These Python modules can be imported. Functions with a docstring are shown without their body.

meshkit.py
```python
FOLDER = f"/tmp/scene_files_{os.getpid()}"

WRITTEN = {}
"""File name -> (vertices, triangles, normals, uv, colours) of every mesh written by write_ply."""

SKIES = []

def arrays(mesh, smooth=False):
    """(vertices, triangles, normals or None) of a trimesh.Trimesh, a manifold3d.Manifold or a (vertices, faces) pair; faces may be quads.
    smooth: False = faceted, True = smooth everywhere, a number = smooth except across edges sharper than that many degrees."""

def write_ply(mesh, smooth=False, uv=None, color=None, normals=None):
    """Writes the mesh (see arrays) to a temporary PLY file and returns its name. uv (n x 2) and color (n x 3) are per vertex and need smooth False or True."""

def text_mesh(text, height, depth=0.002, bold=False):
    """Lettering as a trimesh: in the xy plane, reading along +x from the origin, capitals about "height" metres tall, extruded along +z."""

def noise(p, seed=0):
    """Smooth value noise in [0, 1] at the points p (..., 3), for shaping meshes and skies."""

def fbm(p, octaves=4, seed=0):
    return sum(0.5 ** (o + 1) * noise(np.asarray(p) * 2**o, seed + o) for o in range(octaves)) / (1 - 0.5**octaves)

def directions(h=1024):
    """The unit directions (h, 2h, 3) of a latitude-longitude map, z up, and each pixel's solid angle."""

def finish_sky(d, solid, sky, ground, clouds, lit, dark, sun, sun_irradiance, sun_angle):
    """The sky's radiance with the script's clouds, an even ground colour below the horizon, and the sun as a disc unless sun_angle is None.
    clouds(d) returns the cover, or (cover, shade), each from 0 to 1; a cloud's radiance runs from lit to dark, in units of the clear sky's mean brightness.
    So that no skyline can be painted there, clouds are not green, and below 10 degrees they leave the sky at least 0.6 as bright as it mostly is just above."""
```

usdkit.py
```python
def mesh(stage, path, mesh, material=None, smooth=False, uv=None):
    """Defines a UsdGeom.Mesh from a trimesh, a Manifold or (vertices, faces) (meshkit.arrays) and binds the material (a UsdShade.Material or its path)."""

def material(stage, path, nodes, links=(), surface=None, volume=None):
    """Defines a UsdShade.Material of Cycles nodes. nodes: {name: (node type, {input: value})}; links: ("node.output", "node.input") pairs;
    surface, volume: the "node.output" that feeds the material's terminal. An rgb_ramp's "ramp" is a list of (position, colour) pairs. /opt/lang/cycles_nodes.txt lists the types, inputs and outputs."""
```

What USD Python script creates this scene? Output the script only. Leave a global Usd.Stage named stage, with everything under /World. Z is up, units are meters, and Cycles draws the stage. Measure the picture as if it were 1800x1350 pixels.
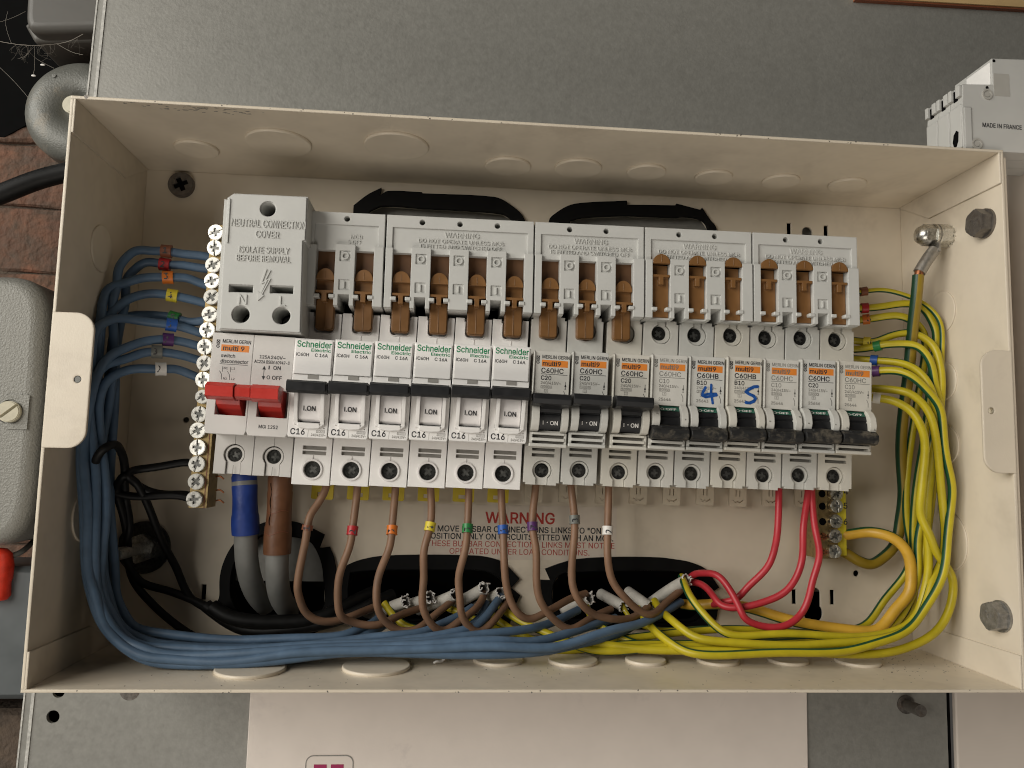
import math, random, re, glob
import numpy as np, trimesh
from shapely.geometry import Polygon, Point, LineString, box as sbox, MultiPolygon
from shapely.ops import unary_union
from shapely import affinity
from scipy.interpolate import CubicSpline
from pxr import Usd, UsdGeom, UsdLux, UsdShade, Gf, Sdf, Vt
import usdkit, meshkit

random.seed(7); RNG = np.random.default_rng(7)
stage = Usd.Stage.CreateInMemory()
UsdGeom.SetStageUpAxis(stage, UsdGeom.Tokens.z); UsdGeom.SetStageMetersPerUnit(stage, 1.0)
UsdGeom.Xform.Define(stage, '/World')

# All modelling is in millimetres in the frame of the enclosure: u right, v up, w out from its back plate.
# World: x = u, y = -w, z = v (metres).
MM = 0.001
# ------------------------------------------------------------------ camera
CF, CP = 1366.02, np.array([165.298, 94.294, 417.614])
CR = np.array([[0.9963263, 0.0233373, 0.0823966], [-0.0314960, 0.9945740, 0.0991493], [-0.0796356, -0.1013803, 0.9916553]])
fw = lambda p: Gf.Vec3d(p[0], -p[2], p[1])
cam = UsdGeom.Camera.Define(stage, '/World/camera')
rows = [fw(CR[0]), fw(CR[1]), fw(CR[2])]
t = fw(CP) * MM
cam.AddTransformOp().Set(Gf.Matrix4d(*rows[0], 0, *rows[1], 0, *rows[2], 0, *t, 1))
cam.CreateHorizontalApertureAttr(36.0); cam.CreateFocalLengthAttr(36.0 * CF / 1800)
cam.CreateClippingRangeAttr((0.02, 100)); cam.CreateExposureAttr(0.16)

# ------------------------------------------------------------------ light: one big soft window-like lamp left in front, a weaker ceiling lamp, dim room ambience
def rect_light(name, pos, target, w, h, intensity, color):
    L = UsdLux.RectLight.Define(stage, '/World/' + name)
    L.CreateWidthAttr(w); L.CreateHeightAttr(h); L.CreateIntensityAttr(intensity); L.CreateColorAttr(Gf.Vec3f(*color))
    p, q = Gf.Vec3d(*pos), Gf.Vec3d(*target)
    z = (p - q).GetNormalized(); x = Gf.Cross(Gf.Vec3d(0, 0, 1), z).GetNormalized(); y = Gf.Cross(z, x)
    L.AddTransformOp().Set(Gf.Matrix4d(*x, 0, *y, 0, *z, 0, *p, 1))
rect_light('window_lamp', (-0.70, -1.08, 0.42), (0.21, 0, 0.10), 0.55, 0.75, 6.6, (1.0, 0.955, 0.875))
rect_light('far_window', (-1.30, -0.66, 0.72), (0.10, 0, 0.12), 0.7, 1.0, 7.0, (1.0, 0.975, 0.91))
rect_light('floor_bounce', (-0.05, -1.15, -1.10), (0.25, 0, 0.0), 1.3, 0.7, 2.6, (1.0, 0.92, 0.82))
dome = UsdLux.DomeLight.Define(stage, '/World/room_ambience')
amb = usdkit.material(stage, '/World/Looks/room_ambience', {'b': ('background_shader', {'color': (1.0, 0.93, 0.84), 'strength': 0.045})}, surface='b.background')
UsdShade.MaterialBindingAPI.Apply(dome.GetPrim()).Bind(amb)

# ------------------------------------------------------------------ materials
LOOK = {}
def mat(name, col, rough=0.45, spec=0.5, metallic=0.0, var=0.08, vscale=120, bump=0.0, bscale=900, dark=None, coat=0.0, bevel=0.0, col2=None, c2=(0.55, 0.7), detail=4):
    n = {'g': ('geometry', {}),
         'nz': ('noise_texture', {'scale': vscale, 'detail': detail, 'roughness': 0.6}),
         'p': ('principled_bsdf', {'roughness': rough, 'metallic': metallic, 'specular_ior_level': spec, 'coat_weight': coat, 'coat_roughness': 0.25})}
    l = [('g.position', 'nz.vector')]
    lo = tuple(c * (1 - var) for c in col); hi = tuple(min(1, c * (1 + var)) for c in col)
    n['r'] = ('rgb_ramp', {'ramp': [(0.3, lo), (0.7, hi)]}); l.append(('nz.fac', 'r.fac'))
    out = 'r.color'
    if col2 is not None:
        n['n2'] = ('noise_texture', {'scale': vscale * 0.37, 'detail': 6, 'roughness': 0.7, 'distortion': 0.4})
        n['r2'] = ('rgb_ramp', {'ramp': [(c2[0], (0, 0, 0)), (c2[1], (1, 1, 1))]})
        n['m2'] = ('mix_color', {'b': col2})
        l += [('g.position', 'n2.vector'), ('n2.fac', 'r2.fac'), ('r2.color', 'm2.fac'), (out, 'm2.a')]; out = 'm2.result'
    l.append((out, 'p.base_color'))
    n['rr'] = ('map_range', {'from_min': 0.25, 'from_max': 0.75, 'to_min': max(0.03, rough - 0.08), 'to_max': min(1, rough + 0.10)})
    l += [('nz.fac', 'rr.value'), ('rr.result', 'p.roughness')]
    nrm = None
    if bevel:
        n['bv'] = ('bevel', {'radius': bevel, 'samples': 4}); nrm = 'bv.bevel'
    if bump:
        n['nb'] = ('noise_texture', {'scale': bscale, 'detail': 2, 'roughness': 0.5})
        n['bp'] = ('bump', {'distance': bump, 'strength': 1.0})
        l += [('g.position', 'nb.vector'), ('nb.fac', 'bp.height')]
        if nrm: l.append((nrm, 'bp.normal'))
        nrm = 'bp.normal'
    if nrm: l.append((nrm, 'p.normal'))
    LOOK[name] = usdkit.material(stage, '/World/Looks/' + name, n, l, surface='p.BSDF')
CREAM = (0.69, 0.61, 0.49)
mat('cream_paint', CREAM, 0.33, var=0.03, vscale=40, bump=0.00004, bscale=1400, bevel=0.0009, col2=(0.50, 0.43, 0.34), c2=(0.56, 0.84))
mat('bare_edge', (0.72, 0.66, 0.54), 0.4, var=0.12, vscale=300)
mat('sticker', (0.66, 0.58, 0.49), 0.30, var=0.02)
mat('white_board', (0.72, 0.65, 0.59), 0.45, var=0.03, vscale=60, bump=0.00003, bscale=1200, col2=(0.56, 0.50, 0.47), c2=(0.62, 0.8))
mat('beige_board', (0.64, 0.575, 0.51), 0.38, var=0.03, vscale=25, bevel=0.001)
mat('hammered_grey', (0.255, 0.250, 0.228), 0.45, metallic=0.2, var=0.06, vscale=300, bump=0.00010, bscale=560, col2=(0.215, 0.21, 0.19), c2=(0.45, 0.9))
mat('grey_cover', (0.555, 0.555, 0.53), 0.42, var=0.03, vscale=60, bevel=0.0005, bump=0.00002, bscale=2500)
mat('grey_raised', (0.57, 0.57, 0.545), 0.42, var=0.03, vscale=60)
mat('white_plastic', (0.86, 0.84, 0.815), 0.36, var=0.02, vscale=60, bevel=0.0006)
mat('rocker_white', (0.80, 0.77, 0.755), 0.30, var=0.02, bevel=0.0006)
mat('aged_plastic', (0.60, 0.585, 0.54), 0.40, var=0.05, vscale=140, bevel=0.0005, col2=(0.36, 0.33, 0.27), c2=(0.68, 0.9))
mat('aged_plastic_warm', (0.61, 0.585, 0.52), 0.42, var=0.05, vscale=110, bevel=0.0005, col2=(0.38, 0.33, 0.25), c2=(0.62, 0.85))
mat('aged_plastic_cool', (0.57, 0.565, 0.53), 0.40, var=0.05, vscale=170, bevel=0.0005, col2=(0.36, 0.33, 0.28), c2=(0.66, 0.9))
mat('worn_edge', (0.46, 0.45, 0.42), 0.5, var=0.3, vscale=500)
mat('switch_plastic', (0.64, 0.62, 0.59), 0.40, var=0.03, vscale=80, bevel=0.0005)
mat('black_plastic', (0.016, 0.0165, 0.018), 0.40, spec=0.35, var=0.2, vscale=200, bevel=0.0006)
mat('dusty_black', (0.020, 0.020, 0.020), 0.5, spec=0.35, var=0.3, vscale=420, bevel=0.0008, col2=(0.15, 0.13, 0.10), c2=(0.50, 0.70))
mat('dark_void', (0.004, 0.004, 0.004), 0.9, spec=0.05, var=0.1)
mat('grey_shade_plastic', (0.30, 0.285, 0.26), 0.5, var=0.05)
mat('red_plastic', (0.52, 0.035, 0.025), 0.33, var=0.08, vscale=150, bevel=0.0006)
mat('brown_plastic', (0.205, 0.098, 0.032), 0.38, var=0.08, vscale=150, bevel=0.0004)
mat('brown_deep', (0.105, 0.047, 0.017), 0.5, var=0.1, vscale=150)
mat('orange_print', (0.72, 0.23, 0.035), 0.45, var=0.05, vscale=300)
mat('black_print', (0.03, 0.03, 0.032), 0.5, var=0.1)
mat('grey_print', (0.24, 0.23, 0.21), 0.5, var=0.25, vscale=700)
mat('faded_print', (0.17, 0.165, 0.15), 0.5, var=0.2, vscale=700)
mat('green_print', (0.012, 0.21, 0.085), 0.45, var=0.08)
mat('red_print', (0.40, 0.035, 0.025), 0.45, var=0.08)
mat('white_print', (0.75, 0.73, 0.70), 0.5, var=0.05)
mat('green_strip', (0.015, 0.10, 0.065), 0.35, var=0.2, vscale=400)
mat('magenta_print', (0.33, 0.008, 0.085), 0.45, var=0.05)
mat('marker_ink', (0.012, 0.075, 0.30), 0.4, var=0.35, vscale=700)
mat('zinc', (0.63, 0.62, 0.58), 0.30, metallic=1.0, var=0.12, vscale=600, bump=0.00005, bscale=2000)
mat('screw_bright', (0.60, 0.59, 0.55), 0.36, metallic=0.8, var=0.08, vscale=600)
mat('screw_black', (0.025, 0.025, 0.024), 0.3, metallic=0.4, var=0.3, vscale=900)
mat('screw_dark', (0.085, 0.085, 0.08), 0.34, metallic=0.9, var=0.3, vscale=900)
mat('screw_recess', (0.17, 0.17, 0.16), 0.4, metallic=0.8, var=0.3, vscale=900)
mat('grey_lug', (0.36, 0.34, 0.31), 0.45, metallic=0.8, var=0.15, vscale=500, bump=0.0001, bscale=900)
mat('brass', (0.36, 0.265, 0.125), 0.36, metallic=0.9, var=0.2, vscale=350, col2=(0.13, 0.095, 0.05), c2=(0.6, 0.85))
mat('copper', (0.42, 0.17, 0.08), 0.4, metallic=0.9, var=0.2, vscale=600)
mat('rusty_steel', (0.17, 0.155, 0.14), 0.45, metallic=0.7, var=0.25, vscale=500, bump=0.0001, bscale=1200, col2=(0.12, 0.075, 0.045), c2=(0.55, 0.8))
mat('bolt_grey', (0.27, 0.26, 0.24), 0.42, metallic=0.6, var=0.25, vscale=500, bump=0.0001, bscale=1200, col2=(0.16, 0.13, 0.10), c2=(0.55, 0.8))
mat('black_rubber', (0.004, 0.004, 0.004), 0.6, spec=0.16, var=0.3, vscale=200, bevel=0.0006)
mat('black_cable', (0.005, 0.005, 0.005), 0.5, spec=0.25, var=0.3, vscale=300)
mat('blue_cable', (0.085, 0.145, 0.228), 0.50, var=0.16, vscale=110, bump=0.00006, bscale=450, col2=(0.06, 0.10, 0.165), c2=(0.55, 0.8))
mat('brown_cable', (0.215, 0.120, 0.070), 0.52, var=0.12, vscale=130, bump=0.00005, bscale=450, col2=(0.16, 0.10, 0.07), c2=(0.55, 0.8))
mat('red_cable', (0.43, 0.024, 0.035), 0.40, var=0.10, vscale=130)
mat('grey_cable', (0.19, 0.19, 0.178), 0.48, var=0.10, vscale=130, col2=(0.14, 0.135, 0.12), c2=(0.6, 0.85))
mat('sheath', (0.57, 0.545, 0.49), 0.55, var=0.10, vscale=200, col2=(0.3, 0.27, 0.22), c2=(0.6, 0.85))
mat('torn_white', (0.72, 0.70, 0.67), 0.6, var=0.08, vscale=500)
mat('blue_tape', (0.010, 0.036, 0.20), 0.46, var=0.16, vscale=150, bump=0.0003, bscale=220)
mat('brown_tape', (0.13, 0.053, 0.022), 0.46, var=0.16, vscale=150, bump=0.0003, bscale=220)
mat('yellow_strip', (0.62, 0.52, 0.03), 0.45, var=0.05)
mat('yellow_clip', (0.55, 0.42, 0.03), 0.45, var=0.08)
mat('ivory_clip', (0.56, 0.49, 0.38), 0.45, var=0.08, col2=(0.3, 0.22, 0.14), c2=(0.6, 0.8))
mat('cast_grey', (0.20, 0.197, 0.178), 0.5, metallic=0.15, var=0.15, vscale=900, bump=0.0004, bscale=1000)
mat('conduit_grey', (0.080, 0.075, 0.066), 0.5, var=0.1, vscale=60)
mat('paint_grey', (0.085, 0.095, 0.098), 0.45, var=0.08, vscale=60)
mat('bell_metal', (0.125, 0.126, 0.112), 0.44, metallic=0.12, var=0.12, vscale=120, bump=0.0002, bscale=900, col2=(0.24, 0.20, 0.145), c2=(0.55, 0.8))
mat('ivory_screw', (0.52, 0.49, 0.38), 0.45, var=0.1, vscale=300)
mat('brick', (0.165, 0.075, 0.044), 0.88, var=0.40, vscale=70, bump=0.0016, bscale=220, col2=(0.085, 0.060, 0.043), c2=(0.40, 0.62), detail=8)
mat('mortar', (0.085, 0.062, 0.045), 0.9, var=0.3, vscale=150, bump=0.0015, bscale=300)
mat('red_plug', (0.75, 0.045, 0.02), 0.35, var=0.2, vscale=200)
mat('pale_wood', (0.52, 0.36, 0.17), 0.5, var=0.12, vscale=30)
mat('web', (0.26, 0.235, 0.20), 0.8, var=0.1)
mat('spare_plastic', (0.50, 0.495, 0.47), 0.42, var=0.03, vscale=60, bevel=0.0008)
mat('spare_shade', (0.40, 0.385, 0.35), 0.42, var=0.03)
for k, c in {'brown': (0.20, 0.065, 0.03), 'red': (0.42, 0.02, 0.025), 'orange': (0.66, 0.17, 0.02), 'yellow': (0.68, 0.55, 0.04), 'green': (0.02, 0.20, 0.05),
             'blue': (0.015, 0.085, 0.36), 'violet': (0.085, 0.025, 0.12), 'grey': (0.15, 0.155, 0.14), 'white': (0.72, 0.70, 0.66)}.items():
    mat('tag_' + k, c, 0.42, var=0.05)
def stripe_mat(name, yellow, green, frac=0.20):
    nodes = {'uv': ('uvmap', {'attribute': 'st'}), 's': ('separate_xyz', {}), 'g': ('geometry', {}), 'n': ('noise_texture', {'scale': 140, 'detail': 3}),
             'a': ('math', {'math_type': 'subtract', 'value2': 0.5}), 'b': ('math', {'math_type': 'absolute'}),
             'r': ('rgb_ramp', {'ramp': [(0.0, green), (frac / 2 - 0.012, green), (frac / 2 + 0.012, yellow), (1.0, yellow)]}),
             'd': ('rgb_ramp', {'ramp': [(0.3, (0.82, 0.82, 0.82)), (0.7, (1, 1, 1))]}), 'm': ('mix_color', {'blend_type': 'multiply', 'fac': 1.0}),
             'p': ('principled_bsdf', {'roughness': 0.42})}
    LOOK[name] = usdkit.material(stage, '/World/Looks/' + name, nodes, [('uv.UV', 's.vector'), ('s.x', 'a.value1'), ('a.value', 'b.value1'), ('b.value', 'r.fac'),
        ('g.position', 'n.vector'), ('n.fac', 'd.fac'), ('r.color', 'm.a'), ('d.color', 'm.b'), ('m.result', 'p.base_color')], surface='p.BSDF')
stripe_mat('earth_cable', (0.53, 0.43, 0.013), (0.008, 0.070, 0.028))
stripe_mat('earth_cable_old', (0.62, 0.36, 0.035), (0.010, 0.085, 0.030), 0.26)
stripe_mat('earth_cable_dark', (0.30, 0.20, 0.015), (0.008, 0.050, 0.022), 0.24)

# ------------------------------------------------------------------ prims
USED = {}
def uniq(parent, name):
    k = (parent, name); n = USED.get(k, -1) + 1; USED[k] = n
    return f'{parent}/{name}' + (f'_{n:03d}' if n else '')
def meta(p, label=None, cat=None, group=None, kind=None):
    for k, v in (('label', label), ('category', cat), ('group', group), ('kind', kind)):
        if v: p.SetCustomDataByKey(k, v)
class Thing:
    def __init__(s, name, label, cat, base=(0, 0, 0), lean=0.0, group=None, kind=None):
        s.path = uniq('/World', name); s.base = np.array(base, float)
        x = UsdGeom.Xform.Define(stage, s.path); x.AddTranslateOp().Set(fw(s.base) * MM)
        if lean: x.AddRotateYOp().Set(-math.degrees(lean))
        s.prim = x.GetPrim(); meta(s.prim, label, cat, group, kind); s.lean = lean
    def part(s, name, mesh, m, parent=None, smooth=30, local=False, label=None, uv=None, normals=None, kind=None):
        """mesh in enclosure millimetres (or the thing's own when local)"""
        v, f = (np.asarray(mesh.vertices), np.asarray(mesh.faces)) if hasattr(mesh, 'faces') else (np.asarray(mesh[0]), np.asarray(mesh[1]))
        if not local: v = v - s.base
        v = np.c_[v[:, 0], -v[:, 2], v[:, 1]] * MM
        path = uniq(parent.GetPath().pathString if parent is not None else s.path, name)
        if uv is not None or normals is not None:
            pm = usdkit.mesh(stage, path, (v, f), LOOK[m], smooth=False, uv=uv)
            n = np.c_[normals[:, 0], -normals[:, 2], normals[:, 1]]
            pm.CreateNormalsAttr(Vt.Vec3fArray.FromNumpy(n.astype(np.float32))); pm.SetNormalsInterpolation('vertex')
        else:
            pm = usdkit.mesh(stage, path, (v, f), LOOK[m], smooth=smooth)
        meta(pm.GetPrim(), label, kind=kind)
        return pm.GetPrim()
def copy_of(src, name, label, base, lean=0.0, group=None):
    path = uniq('/World', name); x = UsdGeom.Xform.Define(stage, path)
    x.GetPrim().GetReferences().AddInternalReference(src.prim.GetPath()); x.GetPrim().SetInstanceable(True)
    x.GetPrim().CreateAttribute('xformOp:translate', Sdf.ValueTypeNames.Double3).Set(fw(np.array(base, float)) * MM)
    meta(x.GetPrim(), label, None, group)
    return x.GetPrim()

# ------------------------------------------------------------------ shapes (face frame, mm)
cat_ = trimesh.util.concatenate
def bx(u0, u1, v0, v1, w0, w1):
    m = trimesh.creation.box((u1 - u0, v1 - v0, w1 - w0)); m.apply_translation(((u0 + u1) / 2, (v0 + v1) / 2, (w0 + w1) / 2)); return m
def rb(u0, u1, v0, v1, w0, w1, c=0.5):
    P = []
    for su, a, b in ((1, u0, u1),):
        for i in (0, 1):
            for j in (0, 1):
                for k in (0, 1):
                    p = np.array([(u0, u1)[i], (v0, v1)[j], (w0, w1)[k]], float); d = np.array([(1, -1)[i], (1, -1)[j], (1, -1)[k]]) * c
                    for ax in range(3):
                        q = p + d; q[ax] = p[ax]; P.append(q)
    return trimesh.convex.convex_hull(np.array(P))
def ex(poly, w0, w1):
    gs = getattr(poly, 'geoms', [poly])
    ms = []
    for g in gs:
        if g.is_empty or g.area < 1e-4 or g.geom_type != 'Polygon': continue
        m = trimesh.creation.extrude_polygon(g, w1 - w0, engine='earcut'); m.apply_translation((0, 0, w0)); ms.append(m)
    return cat_(ms)
def exu(pts, u0, u1):          # profile in (v, w) swept along u
    m = ex(Polygon(pts), u0, u1); v = m.vertices; m.vertices = np.c_[v[:, 2], v[:, 0], v[:, 1]]; return m
def exv(poly, v0, v1):         # profile in (w, u) swept along v
    m = ex(poly if hasattr(poly, 'area') else Polygon(poly), v0, v1); v = m.vertices; m.vertices = np.c_[v[:, 1], v[:, 2], v[:, 0]]; return m
def cy(u, v, w0, w1, r, n=24, r2=None):
    if r2 is None: return ex(Point(u, v).buffer(r, n // 4), w0, w1)
    m = trimesh.creation.revolve(np.array([[0, w0], [r, w0], [r2, w1], [0, w1]]), sections=n); m.apply_translation((u, v, 0)); return m
def lathe(prof, n=28):
    return trimesh.creation.revolve(np.array(prof, float), sections=n)
def orient(m, direction, at_):
    """turns the +w axis of m to direction and moves it to at_"""
    T = trimesh.geometry.align_vectors([0, 0, 1], np.array(direction, float)); m = m.copy(); m.apply_transform(T); m.apply_translation(at_); return m
_T, _F = {}, []
def _font():
    if not _F:
        from PIL import ImageFont
        _F.append(ImageFont.truetype(glob.glob('/opt/blender-*/*/datafiles/fonts/Inter.woff2')[0], 96))
    return _F[0]
def tx(s, u, v, h, wid=None, w=0.0, d=0.06, bold=False, anchor='l', rot=0.0, slant=0):
    """lettering with its baseline at v, capitals h mm tall, squeezed to wid mm"""
    key = (s, bold)
    if key not in _T:
        fnt = _font(); runs, x, parts = re.findall(r'[I]|[0]|[^I0]+', s), 0.0, []
        for r_ in runs:
            if r_ == 'I':
                wd_ = 13 if bold else 9; g = bx(x + 8, x + 8 + wd_, 0, 70, 0, 70); parts.append(g); x += 16 + wd_; continue
            q = 'O' if r_ == '0' else r_
            if q.strip():
                g = meshkit.text_mesh(q, 70.0, depth=70.0, bold=bold); k_ = .80 if r_ == '0' else 1.0
                vv = g.vertices.copy(); vv[:, 0] = x + (vv[:, 0] + fnt.getbbox(q, anchor='ls')[0]) * k_; g.vertices = vv; parts.append(g); x += fnt.getlength(q) * k_
            else: x += fnt.getlength(q)
        m = cat_(parts); m.vertices = m.vertices / 70.0; vv = m.vertices.copy(); vv[:, 0] -= vv[:, 0].min(); m.vertices = vv; _T[key] = m
    m = _T[key].copy(); W0 = m.vertices[:, 0].max(); sx = (wid / W0) if wid else h
    vv = m.vertices * np.array([sx, h, d])
    if slant: vv[:, 0] += slant * vv[:, 1]
    W1 = W0 * sx
    if anchor == 'c': vv[:, 0] -= W1 / 2
    if anchor == 'r': vv[:, 0] -= W1
    if rot:
        c, s_ = math.cos(rot), math.sin(rot); vv = np.c_[c * vv[:, 0] - s_ * vv[:, 1], s_ * vv[:, 0] + c * vv[:, 1], vv[:, 2]]
    m.vertices = vv + np.array([u, v, w]); return m
def pillow(poly, w0, w1, r, n=90, k=7):
    """outline with a quarter-round shoulder of radius r"""
    L = poly.exterior; P = np.array([L.interpolate(t, normalized=True).coords[0] for t in np.arange(n) / n])
    if not L.is_ccw: P = P[::-1]
    for _ in range(2): P = (np.roll(P, 1, 0) + 2 * P + np.roll(P, -1, 0)) / 4
    T = np.roll(P, -1, 0) - np.roll(P, 1, 0); N = np.c_[-T[:, 1], T[:, 0]]; N /= np.linalg.norm(N, axis=1, keepdims=True)
    rings = [np.c_[P, np.full(n, w0)]] + [np.c_[P + N * r * (1 - math.cos(a)), np.full(n, w1 - r + r * math.sin(a))] for a in np.linspace(0, math.pi / 2, k)]
    V = np.vstack(rings); F = []
    for q in range(len(rings) - 1):
        for i in range(n):
            a, b = q * n + i, q * n + (i + 1) % n; F += [(a, b, b + n), (a, b + n, a + n)]
    cv, cf = trimesh.creation.triangulate_polygon(Polygon(rings[-1][:, :2]).buffer(0), engine='earcut')
    cap = trimesh.Trimesh(np.c_[cv, np.full(len(cv), w1)], cf, process=False)
    if cap.face_normals[:, 2].sum() < 0: cap.invert()
    return cat_([trimesh.Trimesh(V, F, process=False), cap])
def ray(px, py): return CR.T @ np.array([(px - 900) / CF, -(py - 675) / CF, -1.0])
def at(px, py, w):
    d = ray(px, py); return CP + (w - CP[2]) / d[2] * d
def atu(px, py, u):
    d = ray(px, py); return CP + (u - CP[0]) / d[0] * d
def poly_at(pts, w): return Polygon([at(x, y, w)[:2] for x, y in pts]).buffer(0)
def rrect(u0, u1, v0, v1, r, n=6): return sbox(u0 + r, v0 + r, u1 - r, v1 - r).buffer(r, n)
def circ(u, v, r, n=8): return Point(u, v).buffer(r, n)
def spline(P, step=2.2):
    P = np.asarray(P, float); d = np.r_[0, np.cumsum(np.maximum(np.linalg.norm(np.diff(P, axis=0), axis=1), 1e-3) ** 0.5 * 3)]
    n = max(8, int(np.linalg.norm(np.diff(P, axis=0), axis=1).sum() / step))
    return CubicSpline(d, P, bc_type='natural')(np.linspace(0, d[-1], n))
def tube(P, r, sides=14, twist=0.0, drift=0.0, caps=True):
    """swept wire; returns mesh arrays, normals and uv (u runs round the wire, 0.5 facing the viewer when twist is 0)"""
    P = np.asarray(P, float); n = len(P); T = np.gradient(P, axis=0); T /= np.linalg.norm(T, axis=1, keepdims=True) + 1e-9
    B = np.zeros_like(P); prev = None
    for i in range(n):
        b = np.array([0, 0, 1.0]) - T[i] * T[i, 2]; L = np.linalg.norm(b)
        if prev is not None:
            q = prev - T[i] * (prev @ T[i]); q /= np.linalg.norm(q) + 1e-9
            k = min(1.0, max(0.0, (L - 0.25) / 0.4)) * 0.5; b = k * b / (L + 1e-9) + (1 - k) * q
        B[i] = b / (np.linalg.norm(b) + 1e-9); prev = B[i]
    A = np.cross(T, B)
    R = np.broadcast_to(np.asarray(r, float), (n,)).copy()
    ang = (np.arange(sides + 1) / sides - 0.5) * 2 * np.pi
    tw = twist + drift * np.linspace(0, 1, n)
    th = ang[None, :] + tw[:, None]
    N = np.cos(th)[..., None] * B[:, None] + np.sin(th)[..., None] * A[:, None]
    V = P[:, None] + N * R[:, None, None]
    L = np.r_[0, np.cumsum(np.linalg.norm(np.diff(P, axis=0), axis=1))]
    uv = np.stack(np.broadcast_arrays((np.arange(sides + 1) / sides)[None, :], L[:, None] / 10), -1)
    i, j = np.meshgrid(np.arange(n - 1), np.arange(sides), indexing='ij'); a = i * (sides + 1) + j; b = a + 1; c = a + sides + 1; d = c + 1
    F = np.vstack([np.stack([a, b, d], -1).reshape(-1, 3), np.stack([a, d, c], -1).reshape(-1, 3)])
    V, N, uv = V.reshape(-1, 3), N.reshape(-1, 3), uv.reshape(-1, 2)
    if caps:
        for e, s in ((0, -1), (n - 1, 1)):
            c0 = len(V); ring = V[e * (sides + 1):(e + 1) * (sides + 1)]
            V = np.vstack([V, ring, P[e][None]]); N = np.vstack([N, np.tile(T[e] * s, (sides + 2, 1))]); uv = np.vstack([uv, uv[e * (sides + 1):(e + 1) * (sides + 1)], [[0.1, 0]]])
            k = np.arange(sides); f = np.stack([c0 + k, c0 + k + 1, np.full(sides, c0 + sides + 1)], -1); F = np.vstack([F, f if s > 0 else f[:, ::-1]])
    # make the winding agree with the normals
    fn = np.cross(V[F[:, 1]] - V[F[:, 0]], V[F[:, 2]] - V[F[:, 0]]); flip = (fn * N[F].mean(1)).sum(1) < 0; F[flip] = F[flip][:, ::-1]
    return V, F, N, uv
def add_tube(th, name, P, r, m, parent=None, **k):
    V, F, N, uv = tube(P, r, **k); return th.part(name, (V, F), m, parent, normals=N, uv=uv)
def arrow_cross(r, arm, wid):
    return unary_union([sbox(-arm, -wid, arm, wid), sbox(-wid, -arm, wid, arm)])
def pan_screw(th, name, c, r, h, axis=(0, 0, 1), m='screw_bright', rot=0.3, parent=None, recess='screw_recess', local=False, slot=True):
    """round screw head with a sunk cross and a slit on the rim"""
    cut = affinity.rotate(arrow_cross(r, r * 0.56, r * 0.19).union(affinity.rotate(sbox(-r * .27, -r * .27, r * .27, r * .27), 45)), math.degrees(rot), origin=(0, 0))
    disc = circ(0, 0, r, 7)
    if slot: cut = cut.union(affinity.rotate(sbox(-r * 1.1, -r * 0.075, r * 1.1, r * 0.075), math.degrees(rot) + 12, origin=(0, 0)))
    top = disc.difference(cut)
    head = cat_([ex(disc, 0, h * 0.55), ex(top, h * 0.55, h * 0.9), ex(top.buffer(-r * 0.07), h * 0.9, h)])
    deep = ex(cut.intersection(circ(0, 0, r * 0.62)), h * 0.55, h * 0.60)
    a = th.part(name, orient(head, axis, c), m, parent, local=local)
    th.part('recess', orient(deep, axis, c), recess, a if parent is None else parent, local=local)
    return a

# ================================================================== THE SETTING BEHIND
W_, H_, D_ = 422.0, 246.2, 82.2
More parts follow.
